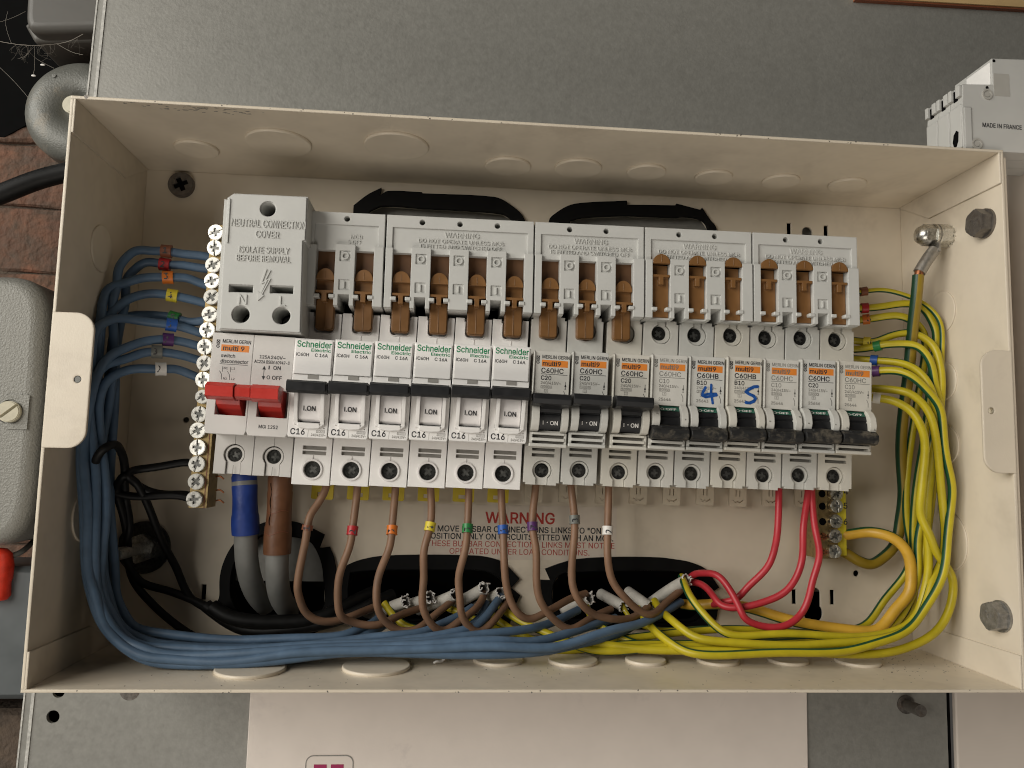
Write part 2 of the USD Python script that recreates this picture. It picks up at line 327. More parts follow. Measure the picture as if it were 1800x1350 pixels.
# brick wall, bricks one by one
bw = Thing('brick_wall', 'old red brick wall behind the grey metal panel at the left', 'wall', (-120, 200, -100))
bw.part('mortar', bx(-330, 120, -260, 520, -112, -98.6), 'mortar')
for row in range(-6, 9):
    v0 = 209.5 + row * 43.0; off = (row % 2) * 55
    for c in range(-2, 2):
        u0 = -196 + off * .35 + c * 141
        if u0 > 20 or u0 + 137 < -180: continue
        b = rb(u0, u0 + 137, v0, v0 + 41.5, -125, -96 + RNG.uniform(-1.5, 1.5), 1.6)
        b = b.subdivide().subdivide().subdivide(); vv = b.vertices
        b.vertices = vv + np.stack([meshkit.fbm(vv * 0.11, 3, q) - 0.5 for q in (3, 8, 15)], -1) * np.array([5.0, 6.0, 7.0])
        bw.part('brick', b, 'brick', smooth=35)
dk = Thing('cable_recess', 'black unlit recess in the brickwork above the bell', 'recess', (-110, 360, -90), kind=None)
dk.part('opening', ex(Polygon([(-260, 296), (-128, 297), (-112, 308), (-96, 318), (-60, 322), (-60, 470), (-260, 470)]), -95.4, -93.5), 'dark_void')

# grey hammered metal backing panel
pn = Thing('backing_panel', 'large grey hammered metal sheet carrying the open consumer unit', 'metal panel', (200, 100, -8))
def edge_u(v): return -44.0 + (v + 25.0) * 0.0205
sheet = Polygon([(edge_u(-140) + 5, -140), (445.0, -140), (445.0, 290), (620, 300), (620, 420), (edge_u(420) + 5, 420)])
void = unary_union([rrect(40, 306, -18, 30, 4), rrect(113, 318, -10, 38.5, 4), Polygon([at(x, y, -7)[:2] for x, y in ((1400, 1040), (1462, 1040), (1462, 1094), (1400, 1094))])])
holes = [circ(*at(x, y, -7)[:2], 5.5) for x, y in ((1396, 1049), (1463, 1050), (359, 1041), (1387, 404), (1452, 408), (1505, 1008))] + [circ(*at(93, 1260, -7)[:2], 3.2), circ(*at(103, 1216, -7)[:2], 3.0)]
pn.part('sheet', ex(sheet.difference(unary_union([void] + holes)), -9.0, -7.0), 'hammered_grey')
pn.part('flange', ex(Polygon([(edge_u(-140), -140), (edge_u(-140) + 4.4, -140), (edge_u(420) + 4.4, 420), (edge_u(420), 420)]), -12.0, -7.6), 'hammered_grey')
pn.part('rolled_edge', ex(LineString([(edge_u(-140) + 4.8, -140), (edge_u(420) + 4.8, 420)]).buffer(0.75), -8.5, -6.5), 'worn_edge')
pn.part('outer_edge', ex(LineString([(edge_u(-140) + .3, -140), (edge_u(420) + .3, 420)]).buffer(0.4), -12, -7.2), 'worn_edge')
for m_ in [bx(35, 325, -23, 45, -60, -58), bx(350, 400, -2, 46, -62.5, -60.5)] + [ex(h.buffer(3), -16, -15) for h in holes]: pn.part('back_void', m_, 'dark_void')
rust = at(228, 1217, -7)
pn.part('rust_hole', ex(circ(rust[0], rust[1] + 1, 5.0), -7.0, -6.9), 'rusty_steel')

wb = Thing('lower_board', 'pale board with a magenta logo below the open enclosure', 'board', (216, -24, -6))
wb.part('face', rb(68.2, 364, -160, -15, -6.9, -4.5, 0.4), 'white_board')
lc = at(580, 1327, -4.5)[0]; lt = at(580, 1327, -4.5)[1]
plate = rrect(lc - 12.2, lc + 12.2, lt - 24, lt, 4)
wb.part('badge', ex(plate, -4.5, -4.35), 'white_board')
wb.part('badge_outline', ex(plate.difference(plate.buffer(-0.55)), -4.35, -4.25), 'grey_print')
wb.part('logo', cat_([ex(Polygon([(lc - 7.8 + k * 8.6, lt - 4.6), (lc - 1.4 + k * 8.6, lt - 4.6), (lc - 1.4 + k * 8.6 + (0.4 if k == 0 else 0), lt - 20), (lc - 7.8 + k * 8.6 - 0.4, lt - 20)]), -4.35, -4.2) for k in (0, 1)]), 'magenta_print')

bb = Thing('side_board', 'smooth beige board under the lower right corner of the open enclosure', 'board', (520, -60, -4))
bb.part('face', rb(447.6, 660, -190, 40, -6.6, -3.0, 0.6), 'beige_board')
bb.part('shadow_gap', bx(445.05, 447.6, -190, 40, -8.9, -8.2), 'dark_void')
ne = Thing('neighbour_enclosure', 'beige painted steel side of the next enclosure at the right edge', 'enclosure', (540, 120, 40))
ne.part('casing', exv(Polygon([(-6.5, 455), (120, 455), (120, 640), (-6.5, 640)]), -12, 257.5), 'beige_board')
V, F, N, uv = tube(np.linspace((455, 257.2, -6), (455, 258.5, 120), 12), 1.5); ne.part('rounded_rim', (V, F), 'beige_board', normals=N)
wd = Thing('timber_batten', 'pale timber batten along the top right of the grey panel', 'batten', (480, 384, 0))
wd.part('batten', ex(Polygon([(400, 376.2), (640, 379.7), (640, 430), (400, 430)]), -6.9, -3), 'pale_wood')
wd.part('dark_edge', ex(Polygon([(400, 375.2), (640, 378.7), (640, 379.6), (400, 376.1)]), -6.9, -4), 'tag_brown')
tb = Thing('threaded_stub', 'rusty threaded bolt stub in the grey panel under the enclosure', 'bolt', tuple(at(1592, 1237, -7)))
e0, e1 = at(1592, 1238, -7), at(1619, 1250, 9)
add_tube(tb, 'shank', np.linspace(e0, e1, 22), [3.0 + 0.16 * (i % 2) for i in range(22)], 'rusty_steel')
tb.part('washer', cy(e0[0], e0[1], -7, -6.2, 5.0), 'rusty_steel')
for (px, py, s) in ((1482, 1247, 1.2), (1528, 1234, .8)):
    pass

# cast grey switch box at the left edge
cb = Thing('cast_box', 'grey rounded cast metal box with a slotted screw beside the enclosure', 'box', (-80, 110, -40))
shape = Polygon([at(x, y, -10)[:2] for x, y in ((-140, 484), (20, 482), (52, 490), (72, 510), (80, 545), (72, 700), (58, 860), (48, 915), (28, 945), (0, 962), (-140, 965))]).buffer(3).buffer(-3)
cb.part('lid', pillow(shape, -60, -9.8, 7.5), 'cast_grey', smooth=50)
sc = at(19, 724, -9.6)
cb.part('screw_recess', ex(unary_union([circ(sc[0], sc[1], 9.0), sbox(sc[0], sc[1] - 9, sc[0] + 9, sc[1] + 9)]).difference(circ(sc[0], sc[1], 6.5)), -9.8, -9.0), 'cast_grey')
slot = affinity.rotate(sbox(-6, -.7, 6, .7), 42, origin=(0, 0))
hd = cat_([ex(circ(0, 0, 5.6), 0, 2.2), ex(circ(0, 0, 5.5).difference(slot), 2.2, 3.4), ex(circ(0, 0, 5.0).difference(slot), 3.4, 3.9)])
cb.part('slotted_screw', orient(hd, (0.12, 0, 1), sc), 'ivory_screw')
gb = Thing('grey_housing', 'plain dark grey painted box at the lower left edge', 'box', (-90, 0, -40))
gb.part('casing', rb(-170, -50.5, -36, 33, -70, -26, 3), 'paint_grey', smooth=40)
gb.part('base', rb(-170, -52, -110, -48, -80, -50, 3), 'mortar')
rp = Thing('red_fitting', 'red plastic cap at the far left edge', 'cap', tuple(at(0, 1010, -20)))
c = at(-4, 1010, -24); prof = [(0, -13), (5.5, -13), (7.0, -11), (6.6, -4), (7.3, -2), (7.3, 5), (6, 11), (3.5, 13.5), (0, 14)]
m = lathe(prof, 24); m.vertices = np.c_[m.vertices[:, 0], m.vertices[:, 2], m.vertices[:, 1]] ; m.invert(); m.apply_translation(c)
rp.part('cap', m, 'red_plug', smooth=40)
gw = Thing('grey_flex', 'thin grey flex looping under the cast box', 'cable', tuple(at(20, 975, -30)))
add_tube(gw, 'flex', spline([at(-6, 972, -30), at(18, 977, -28), at(34, 972, -30), at(50, 960, -40), at(62, 948, -55)]), 1.5, 'grey_cable')

gs = Thing('conduit_box', 'grey rounded metal box hanging above the bell', 'box', (-90, 370, -70))
shp = Polygon([at(x, y, -45)[:2] for x, y in ((42, -60), (38, 30), (44, 46), (58, 50), (175, 47), (200, -60))])
gs.part('casing', pillow(shp.buffer(2).buffer(-2), -90, -47.4, 5.0), 'conduit_grey', smooth=50)
shp2 = Polygon([at(x, y, -60)[:2] for x, y in ((44, 44), (62, 76), (190, 74), (190, 40))])
gs.part('lower_lip', pillow(shp2, -90, -58, 3.0), 'conduit_grey', smooth=50)

# bell gong
bc = at(147, 203, -56)
bell = Thing('alarm_bell', 'round grey metal bell gong half hidden behind the enclosure', 'bell', tuple(bc))
pr = [(0, 6.2), (6, 6.3), (8, 6.6)] + [(19 + 13.2 * math.cos(a), 1.0 + 10 * math.sin(a)) for a in np.linspace(2.35, 0.0, 22)] + [(31.9, -9), (31.3, -9.5), (29, -8), (20, 6), (0, 0)]
g = lathe(pr[::-1], 72); bell.part('gong', orient(g, (0.03, 0.04, 1), bc), 'bell_metal', smooth=50)
nut = cat_([ex(circ(0, 0, 6.0), 2.0, 6), ex(circ(0, 0, 5.6), 6, 13.5), ex(circ(0, 0, 4.8), 13.5, 14.3)])
bell.part('centre_screw', orient(nut, (-.05, 0.05, 1), bc), 'ivory_screw')
bell.part('rivet', cy(*at(96, 134, -46)[:2], -50, -45, 1.1), 'bell_metal')
bc2 = Thing('black_service_cable', 'thick black cable running from the left edge behind the enclosure', 'cable', tuple(at(0, 340, -40)))
add_tube(bc2, 'cable', spline([at(-60, 362, -38), at(0, 342, -40), at(50, 322, -42), at(100, 307, -44), at(180, 290, -46)]), 5.6, 'black_cable', sides=24)
cw = Thing('cobweb', 'dusty cobweb strands hanging under the conduit box', 'cobweb', tuple(at(60, 80, -45)))
def strand(pts, r): return tube(spline([at(*p) for p in pts], 3), r * .62, sides=5)[:2]
webs = [([(-5, 72, -46), (40, 79, -40), (80, 79, -40), (112, 75, -42), (135, 66, -30), (146, 60, -20)], .22), ([(60, 82, -44), (61, 110, -48), (59, 132, -50)], .16), ([(0, 119, -50), (22, 140, -50), (50, 172, -48)], .16),
        ([(100, 77, -44), (128, 92, -30), (146, 96, -20)], .14), ([(20, 76, -46), (10, 40, -50), (14, 20, -50)], .14), ([(45, 79, -46), (60, 100, -60), (95, 120, -55)], .12), ([(-5, 40, -50), (20, 32, -50), (45, 20, -50)], .12)]
for k in range(26):
    x0 = random.uniform(20, 140); y0 = 79 - max(0, x0 - 100) * .3
    webs.append(([(x0, y0, -43), (x0 + random.uniform(-14, 14), y0 + random.uniform(6, 18), -46), (x0 + random.uniform(-22, 22), y0 + random.uniform(14, 36), -50)], .05))
cw.part('strands', cat_([trimesh.Trimesh(*strand(*w), process=False) for w in webs]), 'web', kind='stuff')
for (x, y) in ((75, 114), (59, 133)):
    m = trimesh.creation.icosphere(1, .9); m.apply_translation(at(x, y, -48)); m.vertices = (m.vertices - at(x, y, -48)) * [1.6, .7, .7] + at(x, y, -48); cw.part('white_fleck', m, 'torn_white')

# ================================================================== ENCLOSURE
en = Thing('enclosure', 'open cream painted steel enclosure holding the breakers and wiring', 'enclosure', (0, 0, 0))
holes_px = {'top_1': [(622, 372), (650, 372), (673, 363), (743, 367), (833, 372), (883, 377), (900, 387), (900, 440), (622, 440)],
            'top_2': [(1003, 388), (1027, 383), (1100, 380), (1187, 383), (1200, 380), (1233, 387), (1243, 402), (1243, 450), (1003, 450)]}
CUT = [poly_at(p, 0) for p in holes_px.values()]
b1 = [(407, 1050), (406, 1017), (412, 990), (424, 968), (450, 946), (470, 938), (507, 941), (530, 945), (548, 953), (560, 972), (567, 992), (570, 1017), (570, 1067), (540, 1100), (470, 1106), (430, 1098)]
b2 = [(612, 1040), (616, 1006), (640, 1003), (675, 1001), (817, 1001), (850, 1003), (872, 1012), (888, 1030), (893, 1060), (880, 1092), (640, 1092), (618, 1075)]
b3 = [(972, 1060), (972, 1028), (984, 1010), (1013, 1005), (1077, 1003), (1170, 1003), (1208, 1009), (1232, 1025), (1243, 1045), (1240, 1078), (1215, 1094), (1000, 1094)]
CUT += [poly_at(p, 0) for p in (b1, b2, b3)]
small = [circ(*at(1505, 1008, 0)[:2], 1.7), circ(*at(327, 738, 0)[:2], 1.5), circ(*at(308, 995, 0)[:2], 1.6)]
for x, y in ((1396, 1049), (1463, 1050), (358, 1041), (1387, 404), (1452, 408)):
    p = at(x, y, 0); small.append(sbox(p[0] - 1.2, p[1] - 3.9, p[0] + 1.2, p[1] + 3.9))
k0, k1 = at(1433, 1050, 0), at(1430, 1078, 0); small += [sbox(k0[0] - 3.0, k1[1], k0[0] + 3.0, k0[1] + 2).union(circ(k0[0], k0[1] + 2, 3.0)), circ(k1[0], k1[1], 5.4)]
k2 = at(1419, 408, 0); small += [circ(k2[0], k2[1], 3.0).union(sbox(k2[0] - 3, k2[1] - 14, k2[0] + 3, k2[1]))]
en.part('back_plate', ex(sbox(0, 0, W_, H_).difference(unary_union(CUT + small)), -1.3, 0), 'cream_paint')
en.part('top_wall', bx(-1.3, W_ + 1.3, H_, H_ + 1.3, -1.3, D_), 'cream_paint')
en.part('bottom_wall', bx(-1.3, W_ + 1.3, -1.3, 0, -1.3, D_), 'cream_paint')
en.part('left_wall', bx(-1.3, 0, 0, H_, -1.3, D_), 'cream_paint')
en.part('right_wall', bx(W_, W_ + 1.3, 0, H_, -1.3, D_), 'cream_paint')
def wall_patch(poly_vw, u0, u1):     # polygon in (v, w)
    return exu(list(poly_vw), u0, u1)
for u0, u1 in ((W_ - 0.9, W_), (0, 0.9)):
    en.part('corner_flap', wall_patch([(H_, 0.3), (245.0, 2), (231.6, 27), (231.2, D_), (H_, D_)], u0, u1), 'cream_paint')
    en.part('corner_flap', wall_patch([(0, 0.3), (1.5, 2), (13.7, 28), (14.6, D_), (0, D_)], u0, u1), 'cream_paint')
# outer return of the right rim
en.part('outer_lip', bx(W_ + 1.6, W_ + 2.9, 4, H_ - 2, 60, D_ - 0.6), 'cream_paint')
for name, pts, hole, hr in (('l', [(-1.3, 96.3), (8.4, 96.6), (12.5, 99.5), (15.0, 104), (15.9, 109), (15.6, 141), (14.0, 148), (9.8, 152.2), (6, 152.9), (-1.3, 152.9)], (10.9, 124.8), 1.5),
                            ('r', [(423.4, 95), (414.2, 95.2), (410.5, 99.5), (408.5, 105), (408.2, 110), (408.6, 140), (409.6, 145), (413.5, 150.6), (417, 151.2), (423.4, 151.3)], (412.3, 123.3), 1.5)):
    tabp = (rrect(-20, 15.9, 96.2, 152.9, 7.5, 10).intersection(sbox(-1.3, 0, 50, 200)) if name == 'l' else rrect(408.2, 440, 95.0, 151.3, 7.5, 10).intersection(sbox(300, 0, 423.3, 200))).difference(circ(*hole, hr))
    tb_ = en.part('mounting_tab', ex(tabp, D_ - 1.2, D_ + 0.1), 'cream_paint')
    en.part('hole_rim', ex(circ(*hole, hr + .55).difference(circ(*hole, hr)), D_ - 2.4, D_ - 0.1), 'bare_edge' if name == 'r' else 'rusty_steel', tb_)
    if name == 'l': en.part('grub_screw', ex(circ(hole[0] - .2, hole[1], 1.35), D_ - 2.4, D_ - 0.2), 'screw_dark', tb_)
def disc_on(axis, c, r, h, chip=True):
    prof = [(0, 0), (r, 0), (r, h * 0.7), (r - 0.3, h), (0, h)]
    m = lathe(prof, 40); return orient(m, axis, c)
for u, w, r in ((36.5, 34, 10.5), (79.3, 47.5, 15.5), (136, 51.8, 15.5), (191.5, 33.5, 11.7), (227.5, 36, 12), (263, 36, 9.9), (299.5, 33.5, 9.7), (336, 33, 9.7), (372.5, 33, 9.7)):
    en.part('knockout', disc_on((0, -1, 0), (u, H_, w), r, 1.5), 'cream_paint')
for u, w, r in ((81, 53, 15.4), (136, 48.5, 15.4), (192.5, 35, 12), (228.5, 36, 12), (264.3, 35.4, 9.9), (300.4, 35, 10.4), (336, 34.6, 9.9), (371, 36.2, 11)):
    en.part('knockout', disc_on((0, 1, 0), (u, 0, w), r, 1.5), 'cream_paint')
for v, w, r in ((178.5, 35, 11), (142, 35.5, 9.7), (109, 35.5, 9.7), (60, 34, 15)):
    en.part('knockout', disc_on((-1, 0, 0), (W_, v, w), r, 0.7), 'cream_paint')
for v, w, r in ((190, 46, 11), (66, 42, 12)):
    en.part('knockout', disc_on((1, 0, 0), (0, v, w), r, 0.8), 'cream_paint')
rd = np.random.default_rng(5)
def blob(c, r, n=9):
    a = np.sort(rd.uniform(0, 2 * np.pi, n)); R = r * rd.uniform(.35, 1.2, n); return Polygon(np.c_[c[0] + R * np.cos(a), c[1] + R * np.sin(a)]).buffer(0)
def on_floor(p, h0, h1):   # polygon in (u, w) lying on the bottom wall
    m = ex(p, h0, h1); v = m.vertices; m.vertices = np.c_[v[:, 0], v[:, 2], v[:, 1]]; m.invert(); return m
en.part('floor_dust', cat_([on_floor(blob((rd.uniform(20, 400), rd.uniform(20, 80)), rd.uniform(.12, .38)), 0.01, .12) for _ in range(150)] + [on_floor(blob((rd.uniform(375, 420), rd.uniform(8, 55)), rd.uniform(.15, .5)), 0.01, .1) for _ in range(90)]), 'rusty_steel', kind='stuff')
sc_ = [on_floor(affinity.scale(blob((u + rd.normal(0, 7), 81.6 - abs(rd.normal(0, 3.0))), rd.uniform(.25, .9)), 1.8, .7), H_ - .06, H_ - .01) for u in (34, 52, 66) for q in range(16)]
en.part('scuff_marks', cat_(sc_), 'grey_print', kind='stuff')
ch = [ex(blob((rd.uniform(0, W_), H_ + rd.uniform(.3, 1.2)), rd.uniform(.2, .55)), D_ + .005, D_ + .03) for _ in range(26)] + [ex(blob((rd.uniform(0, W_), rd.uniform(-1.2, -.2)), rd.uniform(.2, .5)), D_ + .005, D_ + .03) for _ in range(26)] + [ex(blob((5, H_ + .8), 1.4), D_ + .005, D_ + .03)]
en.part('paint_chips', cat_(ch), 'rusty_steel', kind='stuff')
# warning label stuck on the back plate
s0, s1 = at(745, 885, 0), at(1083, 986, 0)
lab = en.part('warning_label', bx(s0[0], s1[0], s1[1], s0[1], 0, 0.15), 'sticker')
def line_px(s, x0, x1, ybase, ytop, bold=False):
    a, b, c = at(x0, ybase, 0.15), at(x1, ybase, 0.15), at(x0, ytop, 0.15)
    return tx(s, a[0], (a[1] + b[1]) / 2, c[1] - a[1], b[0] - a[0], 0.15, bold=bold)
en.part('red_lettering', cat_([line_px('WARNING', 853, 975, 920, 901, True), line_px('THESE BUSBAR CONNECTIONS LINKS MUST NOT BE', 750, 1080, 962, 952), line_px('OPERATED UNDER LOAD CONDITIONS.', 790, 1036, 975, 965)]), 'red_print', lab)
en.part('black_lettering', cat_([line_px('MOVE BUSBAR CONNECTIONS LINKS TO "ON"', 769, 1062, 936, 926, True), line_px('POSITION ONLY ON CIRCUITS FITTED WITH AN MCB.', 749, 1078, 949, 939, True)]), 'black_print', lab)
# bits of torn sheath lying on the bottom wall
cr = Thing('white_scrap', 'scrap of white cable sheath on the enclosure floor', 'scrap', (163, 0, 42))
P = np.array([[162, .8, 42], [163.5, 1.6, 42.5], [165.5, 1.2, 41], [166.8, 2.2, 40.5]]); V, F, N, uv = tube(spline(P, .6), [0.9, .8, .7, .6, .6, .5, .4, .3][:8] if len(spline(P, .6)) == 8 else 0.6, 6); cr.part('curl', (V, F), 'torn_white', normals=N)

def smooth_outline(pts, turn=48):
    P = np.array(pts, float); n = len(P); a = P - np.roll(P, 1, 0); b = np.roll(P, -1, 0) - P
    ang = np.degrees(np.abs((np.arctan2(b[:, 1], b[:, 0]) - np.arctan2(a[:, 1], a[:, 0]) + np.pi) % (2 * np.pi) - np.pi)); T = np.where((ang < turn)[:, None], (np.roll(P, -1, 0) - np.roll(P, 1, 0)) / 2, 0)
    out = []
    for i in range(n):
        j = (i + 1) % n; L = np.linalg.norm(P[j] - P[i])
        t0 = T[i] / (np.linalg.norm(T[i]) + 1e-9) * L if T[i].any() else P[j] - P[i]; t1 = T[j] / (np.linalg.norm(T[j]) + 1e-9) * L if T[j].any() else P[j] - P[i]
        for q in np.arange(6) / 6: out.append((2 * q**3 - 3 * q**2 + 1) * P[i] + (q**3 - 2 * q**2 + q) * t0 + (-2 * q**3 + 3 * q**2) * P[j] + (q**3 - q**2) * t1)
    return [tuple(p) for p in out]
# black rubber edge trims round the cut-outs
def trim(label, outer, inner, closed=True, notch=None, w1=2.2):
    o = poly_at(smooth_outline(outer), 1.0); i = poly_at(smooth_outline(inner) if closed else inner, 1.0)
    ring = o.difference(i) if closed else o
    th = Thing('edge_trim', label, 'edge trim', tuple(np.r_[np.array(o.centroid.coords[0]), 0]))
    th.part('strip', ex(ring, 0.0, w1), 'black_rubber')
    if closed: th.part('inner_lip', ex(i.buffer(0.4).difference(i.buffer(-0.7)), -5.5, 0.0), 'black_rubber')
    return th
trim('black rubber edging over the cut-out behind the four-way busbar cover', [(622, 362), (647, 343), (671, 331), (668, 345), (682, 337), (742, 339), (743, 341), (867, 347), (893, 358), (922, 387), (922, 440), (905, 440), (900, 387), (883, 377), (833, 372), (743, 367), (673, 363), (650, 372), (641, 440), (618, 440)], [(0, 0), (1, 0), (1, 1)], closed=False)
trim('black rubber edging over the cut-out behind the middle three-way busbar covers', [(965, 388), (973, 378), (1000, 362), (1030, 357), (1101, 354), (1102, 361), (1187, 362), (1188, 359), (1200, 362), (1230, 370), (1233, 366), (1247, 387), (1258, 402), (1258, 445), (1243, 445), (1243, 402), (1233, 388), (1200, 381), (1187, 383), (1100, 380), (1027, 383), (1003, 388), (985, 440), (965, 440)], [(0, 0), (1, 0), (1, 1)], closed=False)
trim('black rubber edging round the cut-out under the main switch tails', [(380, 1060), (386, 1050), (387, 1017), (393, 990), (407, 962), (430, 936), (453, 923), (467, 918), (510, 916), (532, 921), (552, 930), (571, 940), (562, 963), (580, 961), (588, 983), (592, 1017), (592, 1070), (575, 1100), (530, 1118), (440, 1116), (395, 1090)], b1)
trim('black rubber edging round the lower middle cut-out under the left half of the warning label', [(596, 1040), (600, 1003), (615, 991), (642, 982), (675, 977), (750, 975), (817, 976), (850, 978), (880, 986), (893, 996), (913, 1017), (898, 1033), (914, 1046), (905, 1065), (895, 1100), (620, 1102), (600, 1080)], b2)
trim('black rubber edging round the lower cut-out nearest the red wires', [(952, 1062), (950, 1019), (967, 1020), (958, 1000), (982, 991), (1013, 983), (1077, 979), (1160, 980), (1185, 983), (1213, 988), (1240, 1000), (1252, 1016), (1263, 1032), (1251, 1040), (1264, 1053), (1258, 1088), (1230, 1104), (985, 1104)], b3)

# ================================================================== DEVICES ON THE RAIL
rail = Thing('din_rail', 'zinc plated mounting rail running behind the row of breakers', 'rail', (58, 118, 0))
rail.part('rail', cat_([bx(57, 370, 108, 143, 1.0, 2.2), bx(57, 370, 108, 112, 2.2, 9), bx(57, 370, 139, 143, 2.2, 9)]), 'zinc')
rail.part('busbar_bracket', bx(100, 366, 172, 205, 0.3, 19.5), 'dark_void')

def disc_screw(th, name, u, v, w, r, m='screw_dark', rot=0.4, tilt=(0, 0, 1)):
    pan_screw(th, name, (u, v, w), r, 1.3, tilt, m, rot, local=True, slot=False)

# ---- busbar link covers
def cover(label, u0, wd, n, on, first_text=False):
    th = Thing('busbar_cover', label, 'busbar cover', (u0, 165.6, 20), group=None)
    P = lambda *a, **k: th.part(*a, local=True, **k)
    wd -= 0.45; H = 45.4
    wx = [3.5 + 18 * k for k in range(n)] if not first_text else [wd - 4.6 - 8.8 - 18 * (n - 1 - k) for k in range(n)]
    ww = 8.8
    wins = [sbox(x, -1, x + ww, 27.2) for x in wx]
    webs = [(wx[k] + ww, wx[k + 1]) for k in range(n - 1)]
    notch = [sbox((a + b) / 2 - 2.6, -1, (a + b) / 2 + 2.6, 5.6) for k, (a, b) in enumerate(webs) if not (n == 4 and k == 1)]
    hx = [(a + b) / 2 for a, b in webs]
    hol = [circ(x, 42.3, 1.35) for x in hx] + ([circ(-0.2, 42.3, 1.35)] if False else [])
    full = rrect(0, wd, 0, H, 0.4)
    P('body', ex(full.difference(unary_union(wins + notch + hol)), 0, 32), 'grey_cover')
    frame = sbox(0.15, 17, wd - 0.15, H - .1).difference(sbox(3.0, 16, wd - 3.0, 39.4)).difference(unary_union(hol + wins))
    P('frame', ex(frame, 32, 32.9), 'grey_cover')
    bars = [sbox(a, 0.3, b, 29.6) for a, b in webs] + [sbox(0.15, 0.3, wx[0], 29.0), sbox(wx[-1] + ww, 0.3, wd - 0.15, 29.0)]
    sq = [sbox((a + b) / 2 - 2.5, y - 2.5, (a + b) / 2 + 2.5, y + 2.5) for a, b in webs for y in (24.0, 10.2)]
    for k, b in enumerate(bars):
        w1 = 34.2
        bb_ = b.difference(unary_union(notch))
        P('web', cat_([ex(bb_, 32, w1 - 0.7), ex(bb_.difference(unary_union(sq)), w1 - 0.7, w1)]), 'grey_cover')
    marks = []
    for a, b in webs:
        c = (a + b) / 2
        marks += [ex(circ(c, 24.0, 1.75).difference(circ(c, 24.0, 1.15)), 33.5, 34.5), ex(sbox(c - .28, 8.6, c + .28, 11.9), 33.5, 34.5)]
    P('position_marks', cat_(marks), 'grey_raised')
    st = []
    for x in wx:
        st += [rb(x - 0.4, x + 2.3, 3.8, 5.5, 30, 34.6, .2), rb(x + ww - 2.3, x + ww + 0.4, 3.8, 5.5, 30, 34.6, .2)]
    [P('latch_tab', q, 'grey_cover') for q in st]
    P('sill', cat_([bx(x - .2, x + ww + .2, 0.0, 1.0, 10, 23.8 if on[k] else 30.5) for k, x in enumerate(wx)]), 'grey_cover')
    [P('slot_back', bx(x - .2, x + ww + .2, 1.0, 27.3, 25, 28.6), 'brown_deep') for x in wx]
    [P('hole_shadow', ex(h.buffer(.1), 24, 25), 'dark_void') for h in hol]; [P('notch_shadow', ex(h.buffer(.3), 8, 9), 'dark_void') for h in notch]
    for k, x in enumerate(wx):
        s = 0.0 if on[k] else 14.4; c = x + ww / 2; hw = (28, 32.2) if on[k] else (24, 34.2)
        half = circ(c, 12.8 + s, 4.25, 10).intersection(sbox(x, 12.8 + s, x + ww, 40)); half = affinity.scale(half, 1.0, 1.28 if on[k] else 1.1, origin=(c, 12.8 + s))
        tb_ = sbox(c - 4.1, 6.2 + s, c + 4.1, 7.4 + s).union(sbox(c - 1.15, 2.4 + s, c + 1.15, 7.2 + s))
        body = [ex(half, *hw), bx(x + .25, x + ww - .25, 7.0 + s, 12.8 + s, 28, 29.6), ex(tb_, 28, 33.6)]
        if on[k]:
            low = rrect(c - 4.3, c + 4.3, -10.6, 4.6, 1.6)
            body += [ex(low, 25, 28.4), ex(low.buffer(-0.4), 28.4, 28.9), bx(c - 4.0, c + 4.0, 1.1, 7, 24, 28.6), ex(sbox(c - .09, -10.2, c + .09, 3), 28.9, 29.05)]
        else:
            body += [bx(c - 4.2, c + 4.2, 1.1, 7.0 + s, 25, 31.2)]
        body += [ex(sbox(c - .1, 13.4 + s, c + .1, 16.8 + s), hw[1], hw[1] + .12)]
        P('link', cat_(body), 'brown_plastic')
    cx = wd / 2
    if first_text:
        P('raised_lettering', cat_([tx('MCB', 25.2, 33.0, 1.8, 5.4, 32, .35, anchor='r'), tx('S OFF', 25.0, 30.4, 1.8, 6.4, 32, .3, anchor='r')]), 'grey_raised')
    else:
        P('raised_lettering', cat_([tx('WARNING', cx + .6, 35.7, 2.5, 16.4, 32, .45, anchor='c'), tx('DO NOT OPERATE UNLESS MCB', cx + .4, 32.8, 1.8, 40.8, 32, .45, anchor='c'), tx('IS FITTED AND SWITCHED OFF', cx + .4, 30.2, 1.8, 38.8, 32, .45, anchor='c')]), 'grey_raised')
    return th
cover('grey two-way busbar cover half hidden by the neutral connection cover', 96.4, 36.3, 2, [1, 1], True)
cover('grey four-way busbar cover with four brown links down, widest of the row', 132.9, 71.1, 4, [1] * 4)
cover('grey three-way busbar cover whose three brown links are all slid down', 204.1, 54.1, 3, [1] * 3)
cover('grey three-way busbar cover with raised links, left of the end one', 258.3, 54.0, 3, [0] * 3)
cover('grey three-way busbar cover with raised links at the right end', 312.4, 54.3, 3, [0] * 3)

# ---- neutral connection cover
nc = Thing('neutral_connection_cover', 'tall grey plastic cover lettered NEUTRAL CONNECTION COVER above the red switch', 'terminal cover', (63, 150, 20))
face = Polygon([(61.9, 150.6), (61.6, 186), (62.0, 211.2), (64.8, 213.4), (97.8, 213.5), (98.0, 192.5), (96.9, 192.4), (97.9, 150.0)])
nh = [circ(80.4, 206.7, 3.3), circ(71.1, 157.7, 3.75), circ(89.0, 157.8, 3.75), sbox(65.6, 167.9, 75.6, 170.9), sbox(83.6, 168.1, 93.4, 171.2)]
nc.part('body', cat_([ex(face.difference(unary_union(nh)), 22, 65.2), ex(face.buffer(-.5).difference(unary_union([h.buffer(.35) for h in nh])), 65.2, 66)]), 'grey_cover')
nc.part('side_step', ex(Polygon([(59.2, 150.6), (59.4, 212), (61.4, 211.5), (61.4, 150.6)]), 22, 61), 'grey_cover')
